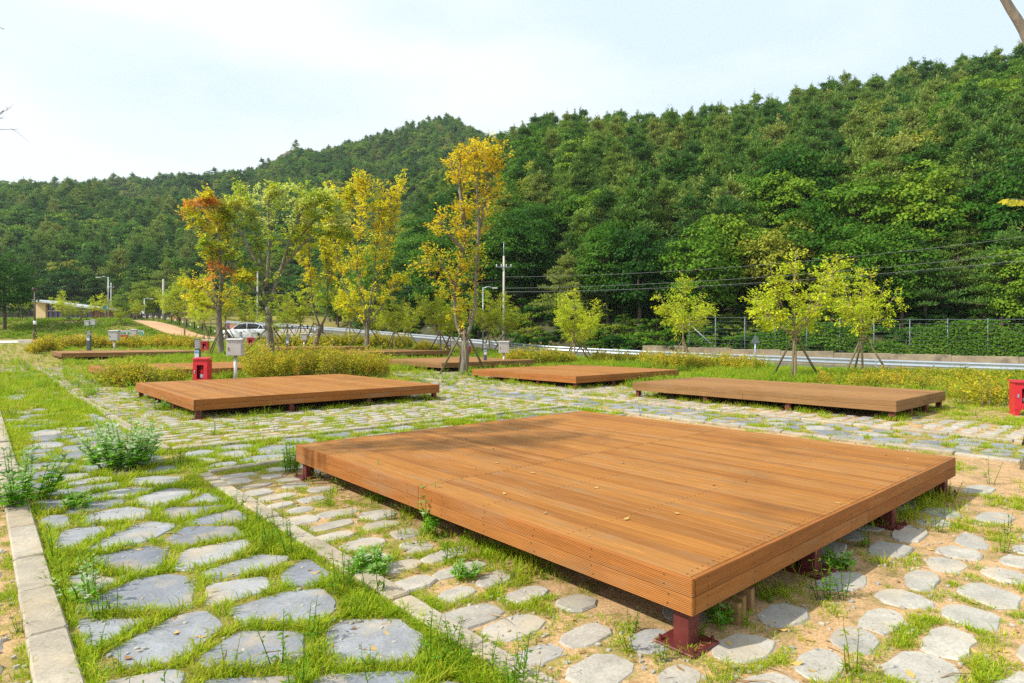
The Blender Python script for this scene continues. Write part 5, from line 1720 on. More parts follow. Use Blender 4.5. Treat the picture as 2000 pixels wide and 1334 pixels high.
# young trees: a few shared shapes
def young_arrays(seed, H=4.3, R=1.6, nb=9, leaf=0.10, per=32, twigs=120, fork=0.34):
    rng = np.random.default_rng(seed)
    wood = MB()
    zf = H * fork
    wood.tube(smooth_line([(0, 0, -0.05), (0.02, 0.01, zf * 0.5), (rng.normal(0, .03), rng.normal(0, .03), zf), (0, 0, H * 0.66), (0.05, 0, H * 0.95)]), [0.055, 0.055, 0.052, 0.05, 0.048, 0.046, 0.044, 0.040, 0.036, 0.026, 0.022, 0.018, 0.015, 0.012, 0.010, 0.008, 0.005], 7)
    C, D, Nn, L = [], [], [], []
    paths = [smooth_line([(0, 0, zf), (0, 0, H * 0.66), (0.05, 0, H * 0.95)])]
    for k in range(nb):
        a = 2 * math.pi * k / nb + rng.normal(0, 0.25)
        z0 = zf * rng.uniform(0.92, 1.25)
        zt = H * rng.uniform(0.55, 0.95); rr = R * rng.uniform(0.65, 1.1) * (1.15 - 0.4 * (zt / H))
        e = np.array([math.cos(a) * rr, math.sin(a) * rr, zt])
        m1 = np.array([math.cos(a) * rr * 0.55, math.sin(a) * rr * 0.55, z0 + (zt - z0) * 0.35])
        ln = smooth_line([(0, 0, z0), tuple(m1), tuple(e)])
        wood.tube(ln, [0.024 * (1 - 0.8 * i / (len(ln) - 1)) for i in range(len(ln))], 5)
        paths.append(ln)
    for i in range(twigs):
        p = paths[rng.integers(len(paths))]
        q = 0.28 + 0.72 * rng.uniform() ** 0.85
        j = min(len(p) - 2, int(q * (len(p) - 1)))
        s = np.array(p[j].lerp(p[j + 1], q * (len(p) - 1) - j))
        a = unit(rand_dirs(1, rng)[0] + np.array([s[0], s[1], 0]) * 0.5 + np.array([0, 0, 0.35]))
        e = s + a * rng.uniform(0.25, 0.65)
        wood.tube([s, e], [0.007, 0.003], 3, cap=False)
        leaf_spray(rng, s + (e - s) * 0.3, e, per, leaf, C, D, Nn, L)
    C, D, Nn, L = map(np.concatenate, (C, D, Nn, L))
    return C, D, Nn, L, wood
YOUNG = []
for k in range(5):
    C, D, Nn, L, wood = young_arrays(200 + k, nb=8 + k % 3, twigs=190 + 15 * k)
    rng = np.random.default_rng(300 + k)
    for tone in range(2):
        f = 0.55 + 0.35 * patch(C, 1.3, k) + rng.normal(0, 0.15, len(C))
        K = blend(f, [LIME * 0.8, LIME * 1.15, YEL * 0.9] if tone == 0 else [GREEN, LIME * 0.9, YEL * 0.7])
        V, F = leaf_arrays(C, D, Nn, L, L * 0.5)
        YOUNG.append((arr_mesh('young_crown', V, F, 'leaf_painted', col=np.repeat(K, 4, axis=0)), wood.mesh('young_trunk', 'twig_bark')))

def young(px, py, top_py, k, label, prop=True, Y=None, wide=1.0, rot=None):
    b = hit(px, py) if Y is None else P3(px, py, Y)
    b.z = tz(b.x, b.y)
    H = max(1.5, EYE - (top_py - HY) / FPX * b.y - b.z)
    s = H / 4.25
    t = thing('young_tree', label, 'tree', b, k * 1.1, 'young trees on the site')
    t.scale = (s * wide, s * wide, s)
    c, w = YOUNG[k % len(YOUNG)]
    obj('crown', c, t); obj('trunk', w, t)
    if prop:
        props(b, 1.35 * min(1.1, s), 0.95, ' '.join(('wooden props of the ' + label).split()[:16]), k * 0.7 if rot is None else rot)
young(1552, 742, 478, 0, 'larger yellow young tree behind the long deck', wide=1.0)
young(1685, 728, 512, 2, 'yellow green young tree right of the larger yellow one', wide=0.84)
young(1335, 712, 540, 4, 'young yellow tree standing alone left of the fence end', wide=1.0)
young(1122, 712, 564, 6, 'young yellow tree behind the deck right of centre')
young(1140, 708, 600, 1, 'smaller young tree just right of the one behind the deck')
young(956, 690, 562, 3, 'thin young tree left of the tall utility pole')
young(986, 689, 575, 5, 'thin young tree right below the tall utility pole')
young(860, 697, 560, 7, 'thin young tree left of the tallest golden tree')
young(880, 686, 590, 9, 'thin young tree behind the colourful play frame')
young(771, 683, 574, 3, 'young yellow green tree right of the bright yellow tree')
young(797, 676, 588, 1, 'small young tree between the bright yellow and golden trees')
young(735, 674, 600, 5, 'small young tree half hidden by the bright yellow tree')
young(683, 671, 556, 7, 'young yellow green tree left of the bright yellow tree')
young(562, 666, 580, 9, 'young tree between the thick trunk and the slender yellow tree')
young(588, 664, 570, 3, 'young tree just left of the slender forked yellow tree')
young(399, 664, 570, 8, 'small dark green tree left of the maple trunk', prop=True)
young(441, 667, 545, 3, 'small green tree just right of the maple trunk', prop=True)
young(486, 652, 585, 5, 'small yellow tree behind the white car', prop=False, Y=66)
young(40, 612, 560, 2, 'young yellow tree on top of the grassy bank at far left', Y=71)
young(122, 612, 568, 4, 'young yellow tree in front of the sloping roof', Y=84)
young(194, 612, 570, 0, 'young yellow tree beside the street lamp on the bank', Y=82)
young(360, 650, 520, 1, 'thin light green tree left of the maple crown', prop=False, Y=62)
young(135, 625, 592, 8, 'small dark pine like tree on the bank left of the two boxes', Y=68)
young(162, 622, 592, 1, 'small dark tree on the bank above the two boxes', Y=69)
young(234, 628, 598, 3, 'small tree with props on the bank right of the two boxes', Y=68)
young(268, 612, 585, 9, 'small tree at the top of the dirt path', Y=78)

# ------------------------------------------------------------------ crash barrier, wall, fence along the road
def along_gr(off, px0, px1, n, k=0):
    """points on a line parallel to the barrier between two photo columns"""
    d = np.concatenate([[0], np.cumsum(np.hypot(*np.diff(GR[:, :2], axis=0).T))])
    s = np.linspace(0, d[-1], 1200)
    x = np.interp(s, d, GR[:, 0]); y = np.interp(s, d, GR[:, 1]); z = np.interp(s, d, GR[:, 2])
    for _ in range(25):
        x[1:-1] = (x[:-2] + x[1:-1] * 2 + x[2:]) / 4; y[1:-1] = (y[:-2] + y[1:-1] * 2 + y[2:]) / 4
    tx, ty = np.gradient(x), np.gradient(y); L = np.hypot(tx, ty)
    x = x + ty / L * off; y = y - tx / L * off
    px = CX + FPX * x / y
    m = (px < px0) & (px > px1)
    x, y, z = x[m], y[m], z[m]
    dd = np.concatenate([[0], np.cumsum(np.hypot(np.diff(x), np.diff(y)))])
    if n < 0: n = max(2, int(dd[-1] / -n) + 1)
    q = np.linspace(0, dd[-1], n)
    return [Vector((a, b, c)) for a, b, c in zip(np.interp(q, dd, x), np.interp(q, dd, y), np.interp(q, dd, z))]

gp = along_gr(0.0, 2350, 440, -4.0)
t = thing('crash_barrier', 'long galvanised crash barrier along the rising road', 'crash barrier', gp[len(gp) // 2])
o0 = gp[len(gp) // 2]
prof = [(0.0, 0.43), (0.045, 0.46), (0.045, 0.51), (0.0, 0.56), (0.0, 0.62), (0.045, 0.67), (0.045, 0.72), (0.0, 0.76)]
for a, b in zip(gp[:-1], gp[1:]):
    d = (b - a); d.z = 0; d.normalize()
    nrm = Vector((d.y, -d.x, 0)); nrm = -nrm          # toward the site
    vs = []
    for p in (a, b):
        for q, z in prof: vs.append(p - o0 + nrm * (q + 0.02) + Vector((0, 0, z)))
    for p in (a, b):
        for q, z in prof: vs.append(p - o0 + nrm * (q + 0.012) + Vector((0, 0, z)))
    k = len(prof)
    fs = [(i, i + 1, k + i + 1, k + i) for i in range(k - 1)] + [(2 * k + i + 1, 2 * k + i, 3 * k + i, 3 * k + i + 1) for i in range(k - 1)]
    m = MB(); m._add(vs, fs, 0, True); m.build('beam', 'galvanised', t)
for p in gp:
    m = MB().lathe([(0.06, -0.3), (0.06, 0.72), (0.05, 0.74)], 8, tuple(p - o0)); m.build('post', 'galvanised', t)

wp = along_gr(8.3, 2300, 1255, -3.0)
t = thing('retaining_wall', 'low stained concrete wall below the wire fence', 'wall', wp[0])
for a, b in zip(wp[:-1], wp[1:]):
    d = (b - a); L = d.length; ang = math.atan2(d.y, d.x)
    m = MB()
    c = (a + b) / 2 - wp[0]
    m.bbox((0, 0, 0.42), (L - 0.012, 0.35, 0.95 + 0.03 * math.sin(a.x)), 0.02)
    o = m.build('wall_panel', 'old_concrete', t); o.location = c; o.rotation_euler = (0, 0, ang)

fp = along_gr(8.75, 2300, 1345, -1.95)
t = thing('wire_fence', 'tall wire fence with steel posts on the low concrete wall', 'fence', fp[0])
ztop = 2.35
for i, p in enumerate(fp):
    m = MB().tube([p - fp[0] + Vector((0, 0, 0.4)), p - fp[0] + Vector((0, 0, 0.85 + ztop))], 0.036, 7); m.build('post', 'fence_steel', t)
MB().tube([fp[-1] - fp[0] + Vector((0, 0, 2.6)), fp[-1] - fp[0] + (fp[-2] - fp[-1]) * 1.0 + Vector((0, 0, 0.9))], 0.05, 7).build('brace', 'galvanised', t)
for k in range(9):
    z = 0.98 + (ztop - 0.2) * k / 8
    m = MB().tube([p - fp[0] + Vector((0, -0.05, z + 0.0)) for p in fp], 0.014 if k == 8 else 0.007, 4); m.build('wire', 'fence_steel', t)

# climbing vines on the fence
rng = np.random.default_rng(9)
C, D, Nn, L = [], [], [], []
fx = np.array([(p.x, p.y, p.z) for p in fp])
for i in range(60000):
    s = rng.uniform(0, len(fp) - 1.001); j = int(s); q = fx[j] * (1 - s + j) + fx[j + 1] * (s - j)
    h = rng.uniform(0, 1) ** 1.1
    dens = mnoise.noise(Vector((s * 0.55, h * 1.6, 3))) + 0.5 * mnoise.noise(Vector((s * 1.9, h * 5, 8)))
    fill = 0.30 - 0.85 * (s / len(fp)) ** 1.6 + 0.35 * (0.4 - h)
    if dens + fill < rng.uniform(-0.25, 0.35): continue
    C.append(q + np.array([rng.normal(0, 0.05), abs(rng.normal(0, 0.22)) * (1.2 + dens) - 0.06, 0.75 + h * (ztop + 0.12 * dens)])); D.append(np.array([rng.normal(), rng.normal() * 0.4 - 0.3, -0.5])); Nn.append(np.array([rng.normal(0, .4), -1, 0.7])); L.append(rng.uniform(0.10, 0.20))
L = np.array(L)
V, F = leaf_arrays(np.array(C), np.array(D), np.array(Nn), L, L * 0.8)
tag(obj('vine', arr_mesh('vine', V, F, 'vine_leaf')), 'green climbing vines covering the tall wire fence', 'vine', None, 'stuff')

# gabion wall behind the barrier
gw = along_gr(8.2, 952, 838, 2)
a, b = gw[0], gw[1]
t = thing('gabion_wall', 'low gabion wall of grey stones beyond the crash barrier', 'wall', a)
d = (b - a); L = d.length; d.normalize()
rg = random.Random(3)
m = MB()
for r in range(5):
    x = 0
    while x < L:
        w = rg.uniform(0.16, 0.34)
        p = d * (x + w / 2) + Vector((0, 0, 0.14 + r * 0.215 + rg.uniform(-.02, .02)))
        poly = rounded_poly(0, 0, w * 0.96, 0.21, rg, 0.15, 7, 2.6)
        k = len(poly)
        nrm = Vector((d.y, -d.x, 0)); nrm = nrm if nrm.y < 0 else -nrm
        vs = [p + d * q[0] + Vector((0, 0, q[1])) for q in poly] + [p + nrm * 0.10 + d * q[0] * 0.6 + Vector((0, 0, q[1] * 0.6)) for q in poly]
        m._add(vs, [tuple(range(k, 2 * k))] + [(i, (i + 1) % k, k + (i + 1) % k, k + i) for i in range(k)])
        x += w
tag(m.build('stones', 'gabion_stone', t), None, None, None, 'stuff')
c = MB(); c.box(tuple(d * (L / 2) + Vector((0, 0, 0.55)) - nrm * 0.3), (L, 0.5, 1.1), math.atan2(d.y, d.x)); c.build('core', 'gabion_stone', t)
c = MB()
for k in range(5): c.tube([Vector((0, 0, 0.05 + 0.26 * k)) + nrm * 0.13, d * L + Vector((0, 0, 0.05 + 0.26 * k)) + nrm * 0.13], 0.008, 4)
c.build('cage', 'galvanised', t)

# stepped stone wall below the barrier, left
def step_wall(px0, px1, top, Y, label):
    a, b = P3(px0, top, Y), P3(px1, top, Y - 0.8)
    b.z = a.z
    g = min(tz(a.x, a.y), tz(b.x, b.y)) - 0.25
    t = thing('stone_wall', label, 'wall', (a.x, a.y, g))
    L = (b - a).length; ang = math.atan2(b.y - a.y, b.x - a.x)
    H = a.z - g
    m = MB()
    nr = max(2, int(H / 0.28)); rg = random.Random(int(px0))
    for r in range(nr):
        x = -rg.uniform(0, 0.2)
        while x < L:
            w = rg.uniform(0.35, 0.6)
            x0, x1 = max(0, x), min(L, x + w)
            if x1 - x0 > 0.1: m.bbox(((x0 + x1) / 2, rg.uniform(-.02, .02), (r + 0.5) * H / nr), (x1 - x0 - 0.02, 0.5, H / nr - 0.02), 0.03)
            x += w
    o = m.build('stones', 'pale_wall_stone', t); o.rotation_euler = (0, 0, ang); o['kind'] = 'stuff'
    c = MB().box((L / 2, 0.05, H / 2 - 0.02), (L - 0.02, 0.42, H - 0.05)).build('core', 'pale_wall_stone', t); c.rotation_euler = (0, 0, ang)
step_wall(528, 606, 643, 60.5, 'highest section of the stepped pale stone wall, left end')
step_wall(604, 694, 652, 58.5, 'middle section of the stepped pale stone wall')
step_wall(692, 762, 659, 56.5, 'lowest section of the stepped pale stone wall, right end')

# ------------------------------------------------------------------ service furniture
def cabinet(p, s, label, rz=0.0, zs=1.0):
    t = thing('extinguisher_cabinet', label, 'cabinet', p, rz, 'red fire extinguisher cabinets', s)
    t.scale = (s, s, s * zs)
    W, Dp, H, g = 0.42, 0.25, 0.70, 0.13
    m = MB()
    m.box((0, Dp / 2 - 0.008, g + (H - g) / 2), (W, 0.015, H - g))
    for sx in (-1, 1): m.box((sx * (W / 2 - 0.008), -0.004, g + (H - g) / 2), (0.016, Dp - 0.024, H - g - 0.004))
    m.box((0, -0.004, g + 0.008), (W - 0.034, Dp - 0.024, 0.016))
    m.build('body', 'red_paint', t)
    # door frame with window opening
    m = MB()
    yf = -Dp / 2 + 0.004
    wx0, wx1, wz0, wz1 = -0.10, 0.10, g + 0.14, H - 0.12
    m.box(((-W / 2 + wx0) / 2, yf, (g + H) / 2), (wx0 + W / 2, 0.018, H - g - 0.004)); m.box(((W / 2 + wx1) / 2, yf, (g + H) / 2), (W / 2 - wx1, 0.018, H - g - 0.004))
    m.box(((wx0 + wx1) / 2, yf, (g + wz0) / 2), (wx1 - wx0 - 0.002, 0.018, wz0 - g - 0.004)); m.box(((wx0 + wx1) / 2, yf, (wz1 + H) / 2), (wx1 - wx0 - 0.002, 0.018, H - wz1 - 0.004))
    door = m.build('door', 'red_paint', t)
    MB().bbox((-0.155, yf - 0.016, (g + H) / 2 + 0.01), (0.028, 0.014, 0.075), 0.004).build('handle', 'galvanised', door)
    m = MB().prism([(-Dp / 2 - 0.035, H + 0.005), (Dp / 2 + 0.02, H + 0.03), (Dp / 2 + 0.02, H + 0.055), (-Dp / 2 - 0.035, H + 0.03)], 'x', -W / 2 - 0.025, W / 2 + 0.025); m.build('lid', 'red_paint', t)
    for sx in (-1, 1):
        m = MB().prism([(sx * W / 2, g), (sx * (W / 2 - 0.10), g), (sx * (W / 2 - 0.055), -0.02), (sx * (W / 2 + 0.005), -0.02)][::sx], 'y', -Dp / 2 + 0.0, Dp / 2 - 0.02); m.build('foot', 'red_paint', t)
    e = thing('fire_extinguisher', 'fire extinguisher inside the ' + label, 'extinguisher', p, rz, 'fire extinguishers in their cabinets', s)
    e.scale = (s, s, s * zs)
    MB().lathe([(0.058, 0.17), (0.062, 0.19), (0.062, 0.44), (0.05, 0.475), (0.02, 0.49), (0.02, 0.51)], 14, (0.0, 0.0, 0)).build('cylinder', 'bright_red', e)
    MB().lathe([(0.0645, 0.28), (0.0645, 0.37)], 14, (0.0, 0.0, 0)).build('label_band', 'paper_white', e)
    MB().box((0.0, -0.01, 0.525), (0.05, 0.09, 0.025)).build('valve', 'dark_plastic', e)
    return t
def far_point(px, Y):
    x = (px - CX) / FPX * Y
    return Vector((x, Y, tz(x, Y)))
cabinet(far_point(395.5, 17.6), 1.0, 'red cabinet behind the second deck', -0.05, 1.26)
cabinet(hit(2003, 811), 1.08, 'red cabinet cut by the right edge of the picture', -0.35, 0.86)
cabinet(hit(400.5, 689), 0.95, 'red cabinet left of the maple trunk', 0.1)
cabinet(hit(490, 680), 1.0, 'red cabinet in front of the white car', 0.1)
cabinet(hit(913, 699), 0.95, 'red cabinet beside the tallest golden tree', 0.2)
cabinet(far_point(241, 44), 1.2, 'farthest red cabinet behind the left hedge', 0.0)

def elbox(p, s, h, label, mat='light_grey_paint', rz=0.0, post=True):
    """steel switch box on a tube post; h = height of the box top"""
    t = thing('switch_box', label, 'switch box', p, rz, 'grey switch boxes on posts', 1.0)
    W, Dp, H = 0.46 * s, 0.26 * s, 0.54 * s
    z0 = h - H
    MB().bbox((0, 0, z0 + H / 2 - 0.03 * s), (W, Dp, H - 0.06 * s), 0.008).build('case', mat, t)
    MB().bbox((0, -Dp / 2 - 0.004, z0 + H / 2 - 0.03 * s), (W - 0.03 * s, 0.012, H - 0.09 * s), 0.004).build('door', mat, t)
    MB().prism([(-Dp / 2 - 0.04 * s, h - 0.06 * s), (Dp / 2 + 0.02, h - 0.06 * s), (Dp / 2 + 0.02, h - 0.02 * s), (0.02, h + 0.004), (-Dp / 2 - 0.04 * s, h - 0.035 * s)], 'x', -W / 2 - 0.015, W / 2 + 0.015).build('roof', mat, t)
    hd = MB().bbox((-W * 0.36, -Dp / 2 - 0.014, z0 + H * 0.40), (0.045 * s, 0.012, 0.10 * s), 0.003).build('latch', 'timber_offcut', t)
    pl = MB().box((0, -Dp / 2 - 0.012, z0 + H * 0.76), (W * 0.32, 0.005, 0.05 * s)).build('name_plate', 'paper_white', t)
    m = MB()
    for k in range(6):
        x = (k - 2.5) * W * 0.048
        m.box((x, -Dp / 2 - 0.016, z0 + H * 0.77), (W * 0.034, 0.003, 0.010 * s)); m.box((x, -Dp / 2 - 0.016, z0 + H * 0.752), (W * 0.010, 0.003, 0.016 * s))
    m.build('lettering', 'ink', pl)
    if post:
        MB().lathe([(0.052 * s, -0.02), (0.052 * s, z0 - 0.001)], 12).build('post', 'stainless_box', t)
        MB().lathe([(0.10 * s, -0.02), (0.10 * s, 0.02), (0.05 * s, 0.05)], 12).build('base', 'light_grey_paint', t)
    return t
def top_h(p, py): return EYE - (py - HY) / FPX * p.y - p.z
for px, py, Y, w, mat, lab in [
    (460, 661, 18.0, 31, 'light_grey_paint', 'large grey switch box beside the nearest red cabinet'),
    (987, 666, None, 21.5, 'stainless_box', 'grey switch box on a post behind the deck right of centre'),
    (223.5, 645, 37.5, 18.5, 'light_grey_paint', 'grey switch box behind the farthest left deck'),
    (262, 643, 46, 12.5, 'light_grey_paint', 'grey switch box in front of the torn green screen'),
    (594, 651, 37.5, 12.5, 'light_grey_paint', 'grey switch box left of the slender forked tree'),
    (606, 651, 47, 9, 'white_paint', 'white box just behind the one by the forked tree'),
    (497, 648, 50, 12, 'light_grey_paint', 'grey switch box in front of the white car'),
    (170.5, 626, 66.5, 9.5, 'light_grey_paint', 'left one of the two pale boxes on the grassy bank'),
    (182.5, 624.5, 66.5, 9.5, 'light_grey_paint', 'right one of the two pale boxes on the grassy bank')]:
    p = hit(984, 718) if Y is None else far_point(px, Y)
    s = w / FPX * p.y / 0.46 * 0.92
    elbox(p, s, top_h(p, py), lab, mat, 0.06)

def bollard(p, h, label, s=1.0):
    t = thing('bollard_light', label, 'bollard light', p, 0.15, 'grey bollard lights')
    w = 0.15 * s
    MB().bbox((0, 0, (h - 0.30) / 2 - 0.01), (w, w, h - 0.30 + 0.02), 0.02).build('shaft', 'bollard_grey', t)
    hd = MB().bbox((0, 0, h - 0.145), (w * 0.82, w * 0.82, 0.288), 0.01).build('lamp_head', 'amber_lens', t)
    for k in range(5):
        MB().bbox((0, 0, h - 0.27 + k * 0.062), (w * 1.01, w * 1.01, 0.018 if k < 4 else 0.034), 0.004).build('louvre', 'bollard_grey', hd)
    st = MB().box((0, -w / 2 - 0.003, h - 0.46), (w * 0.8, 0.004, 0.22)).build('sticker', 'paper_white', t)
    MB().box((0, -w / 2 - 0.007, h - 0.40), (w * 0.7, 0.004, 0.06)).build('sticker_band', 'label_blue', st)
    return t
for px, py, Y, lab in [(386, 662, 18.6, 'dark grey bollard light behind the nearest red cabinet'), (174, 646, 36, 'bollard light in the hedge behind the farthest left deck'),
                       (947.5, 668, 27.6, 'bollard light beside the deck right of the golden tree'), (562, 652, 37, 'bollard light right of the thick trunk'), (470.5, 648, 50, 'bollard light in front of the white car')]:
    p = far_point(px, Y)
    bollard(p, top_h(p, py), lab, 1.0 if Y < 30 else 1.3)

# tall path lamp on the left
p = hit(68, 669)
t = thing('path_lamp', 'tall brown path lamp left of the farthest deck', 'lamp post', p)
h = top_h(p, 562)
MB().tube([(0, 0, -0.1), (0, 0, h - 0.3)], [0.075, 0.06], 10).build('pole', 'lamp_brown', t)
MB().lathe([(0.05, h - 0.35), (0.17, h - 0.24), (0.20, h - 0.18), (0.20, h - 0.03), (0.16, h)], 14).build('lamp_head', 'lamp_brown', t)
MB().lathe([(0.11, 1.55), (0.11, 1.85)], 12).build('sticker', 'paper_white', t)
MB().lathe([(0.13, -0.1), (0.13, 0.9), (0.08, 1.0)], 12).build('base_sleeve', 'lamp_brown', t)
m = MB().bbox((0, 0, 0.12), (1.6, 0.4, 0.42), 0.03); o = m.build('stone_bench', 'concrete_pole'); o.location = far_point(58, p.y - 2.5); tag(o, 'low concrete block beside the tall brown path lamp', 'block')

def street_lamp(px, base_py, top_py, Y, arm, label, name='street_lamp', mat='galvanised', r=0.06):
    p = far_point(px, Y) if base_py is None else hit(px, base_py)
    h = top_h(p, top_py)
    t = thing(name, label, 'street lamp', p)
    MB().tube([(0, 0, -0.2), (0, 0, h)], [r * 1.3, r * 0.8], 8).build('pole', mat, t)
    if arm:
        MB().tube([(0, 0, h - 0.1), (arm * 0.5, 0, h + 0.05), (arm, 0, h - 0.05)], [0.04, 0.035, 0.03], 6).build('arm', mat, t)
        MB().bbox((arm * 1.15, 0, h - 0.06), (abs(arm) * 0.5, 0.22, 0.09), 0.02).build('lamp_head', 'light_grey_paint', t)
    return t
street_lamp(211.5, None, 541, 78, -1.1, 'street lamp with an arm to the left above the grassy bank')
street_lamp(943.5, 688, 561, None, 0.75, 'street lamp with an arm to the right beside the golden tree', r=0.05)
street_lamp(282, None, 583, 84, 0.9, 'small street lamp among trees at the top of the dirt path')

def utility_pole(px, top_py, Y, label, cross=True, r=0.14):
    p = far_point(px, Y)
    h = top_h(p, top_py)
    t = thing('utility_pole', label, 'utility pole', p)
    MB().tube([(0, 0, -0.3), (0, 0, h)], [r, r * 0.65], 10).build('pole', 'concrete_pole', t)
    if cross:
        for z in (h - 0.9,):
            MB().bbox((0, -0.15, z), (1.3, 0.06, 0.06), 0.01).build('crossarm', 'fence_steel', t)
            for k in (-0.58, -0.2, 0.2, 0.58):
                MB().lathe([(0.02, 0.03), (0.035, 0.08), (0.03, 0.14), (0.045, 0.18), (0.02, 0.22)], 8, (k, -0.15, z)).build('insulator', 'white_paint', t)
    return t, p, h
pole, pp, ph = utility_pole(984, 500, 49.5, 'tall concrete utility pole behind the young trees', True, 0.115)
MB().tube([(0, 0, ph - 0.02), (0, 0, ph + 1.15)], [0.05, 0.02], 6).build('spike', 'galvanised', pole)
utility_pole(319, 545, 88, 'plain concrete pole left of the maple', False, 0.19)
utility_pole(217, 552, 112, 'distant utility pole right of the street lamp', True, 0.13)
utility_pole(503, 530, 80, 'concrete pole behind the thick trunked green tree', False, 0.13)
utility_pole(411, 590, 92, 'short concrete pole behind the maple trunk', False, 0.16)

def wire(pts, label, r=0.02, sag=0.4, mat='wire'):
    a, b = Vector(pts[0]), Vector(pts[1])
    q = []
    for i in range(25):
        s = i / 24
        p = a.lerp(b, s); p.z -= sag * 4 * s * (1 - s)
        q.append(p - a)
    o = MB().tube(q, r, 4).build('power_line', mat)
    o.location = a
    tag(o, label, 'wire', 'overhead power lines along the road')
def wire_px(a, b, label, ext=1.35, **k):
    A = P3(*a); B = P3(*b)
    wire((A, A + (B - A) * ext), label, **k)
wire_px((984, 541, 49.3), (2000, 437, 36), 'topmost pale power line on the right', sag=1.0, mat='wire', r=0.014)
wire_px((984, 563, 49.3), (2000, 474, 36), 'second dark power line on the right', sag=0.8, mat='wire', r=0.016)
wire_px((984, 570, 49.3), (2000, 488, 36), 'third, doubled power line on the right', sag=0.8, mat='wire', r=0.016)
wire_px((984, 572, 49.6), (2000, 492, 36.3), 'lowest power line on the right', sag=0.8, mat='dark_wire', r=0.014)
wire_px((1100, 472, 70), (2000, 306, 46), 'thin high power line crossing the hillside', sag=0.9, mat='dark_wire', r=0.018)
wire_px((217, 557, 112), (984, 548, 49.6), 'long power line between the distant poles', ext=1.0, sag=1.2, mat='dark_wire', r=0.025)
wire_px((60, 556, 110), (217, 560, 112), 'power line left of the distant utility pole', ext=1.0, sag=0.6, mat='dark_wire', r=0.025)

# colourful play frame
p = hit(879, 686)
t = thing('play_frame', 'small cube frame of coloured pipes beside the golden tree', 'play frame', p, 0.3)
cols = ['bright_red', 'bright_yellow', 'bright_blue', 'white_paint']
W, H = 0.52, 0.42
cn = [(-W / 2, -W / 2), (W / 2, -W / 2), (W / 2, W / 2), (-W / 2, W / 2)]
k = 0
for i in range(4):
    a, b = cn[i], cn[(i + 1) % 4]
    MB().tube([(a[0], a[1], 0), (a[0], a[1], H * 0.5)], 0.045, 8).build('pipe', cols[i % 4], t)
    MB().tube([(a[0], a[1], H * 0.5), (a[0], a[1], H)], 0.045, 8).build('pipe', cols[(i + 1) % 4], t)
    for z in (0.03, H):
        mx = ((a[0] + b[0]) / 2, (a[1] + b[1]) / 2)
        MB().tube([(a[0], a[1], z), (mx[0], mx[1], z)], 0.042, 8).build('pipe', cols[(i + 2) % 4], t)
        MB().tube([(mx[0], mx[1], z), (b[0], b[1], z)], 0.042, 8).build('pipe', cols[(i + 3) % 4], t)

# warning sign seen from the back, blue sign, triangular sign on the bank
def sign(px, py_top, Y, shape, label, mat, s):
    p = far_point(px, Y); h = top_h(p, py_top)
    t = thing('road_sign', label, 'sign', p)
    MB().tube([(0, 0, -0.2), (0, 0, h - 0.1)], 0.035, 8).build('post', 'galvanised', t)
    if shape == 'tri': poly = [(-0.45 * s, h - 0.8 * s), (0.45 * s, h - 0.8 * s), (0.06 * s, h), (-0.06 * s, h)]
    else: poly = [(0.3 * s * math.cos(a), h - 0.3 * s + 0.3 * s * math.sin(a)) for a in np.linspace(0, 6.283, 17)[:-1]]
    MB().prism(poly, 'y', -0.05, -0.03).build('plate', mat, t)
sign(1475, 655, 31.5, 'tri', 'back of a grey triangular warning sign by the road', 'fence_steel', 0.5)
sign(205.5, 596, 82, 'disc', 'small round blue sign below the street lamp', 'label_blue', 0.9)
sign(278, 605, 80, 'tri', 'small pale triangular sign at the top of the dirt path', 'white_paint', 0.7)

# torn green screen, banners
a, b = far_point(232, 50), far_point(281, 50)
t = thing('mesh_screen', 'torn green mesh screen with a grey top rail at the foot of the bank', 'screen', a)
w = b.x - a.x
hz = top_h(a, 646)
MB().bbox((w / 2, 0, hz - 0.05), (w, 0.06, 0.14), 0.01).build('top_rail', 'galvanised', t)
for k in range(4): MB().tube([(w * k / 3, 0, -0.1), (w * k / 3, 0, hz)], 0.03, 6).build('post', 'galvanised', t)
poly = [(0.02, 0.05), (w * 0.98, 0.05), (w * 0.97, hz - 0.15), (w * 0.72, hz - 0.2), (w * 0.66, hz * 0.55), (w * 0.55, hz * 0.72), (w * 0.42, hz - 0.2), (w * 0.3, hz * 0.6), (w * 0.2, hz - 0.18), (0.03, hz - 0.14)]
MB().prism(poly, 'y', -0.05, -0.03).build('mesh_sheet', 'green_screen', t)
for px0, px1, y0, y1, mt, lab in [(443, 447.5, 631, 641, 'banner_purple', 'small purple banner behind the white car bonnet'), (449, 461, 635, 646, 'banner_pink', 'pink and yellow banner behind the white car')]:
    a, b = P3(px0, y1, 63), P3(px1, y0, 63)
    g = tz(a.x, a.y)
    t = thing('banner', lab, 'banner', (a.x, a.y, g))
    for q in (0, b.x - a.x): MB().tube([(q, 0, -0.1), (q, 0, b.z - g + 0.05)], 0.025, 6).build('post', 'black_fence_paint', t)
    MB().box(((b.x - a.x) / 2, -0.04, (a.z + b.z) / 2 - g), (b.x - a.x, 0.01, b.z - a.z)).build('sheet', mt, t)

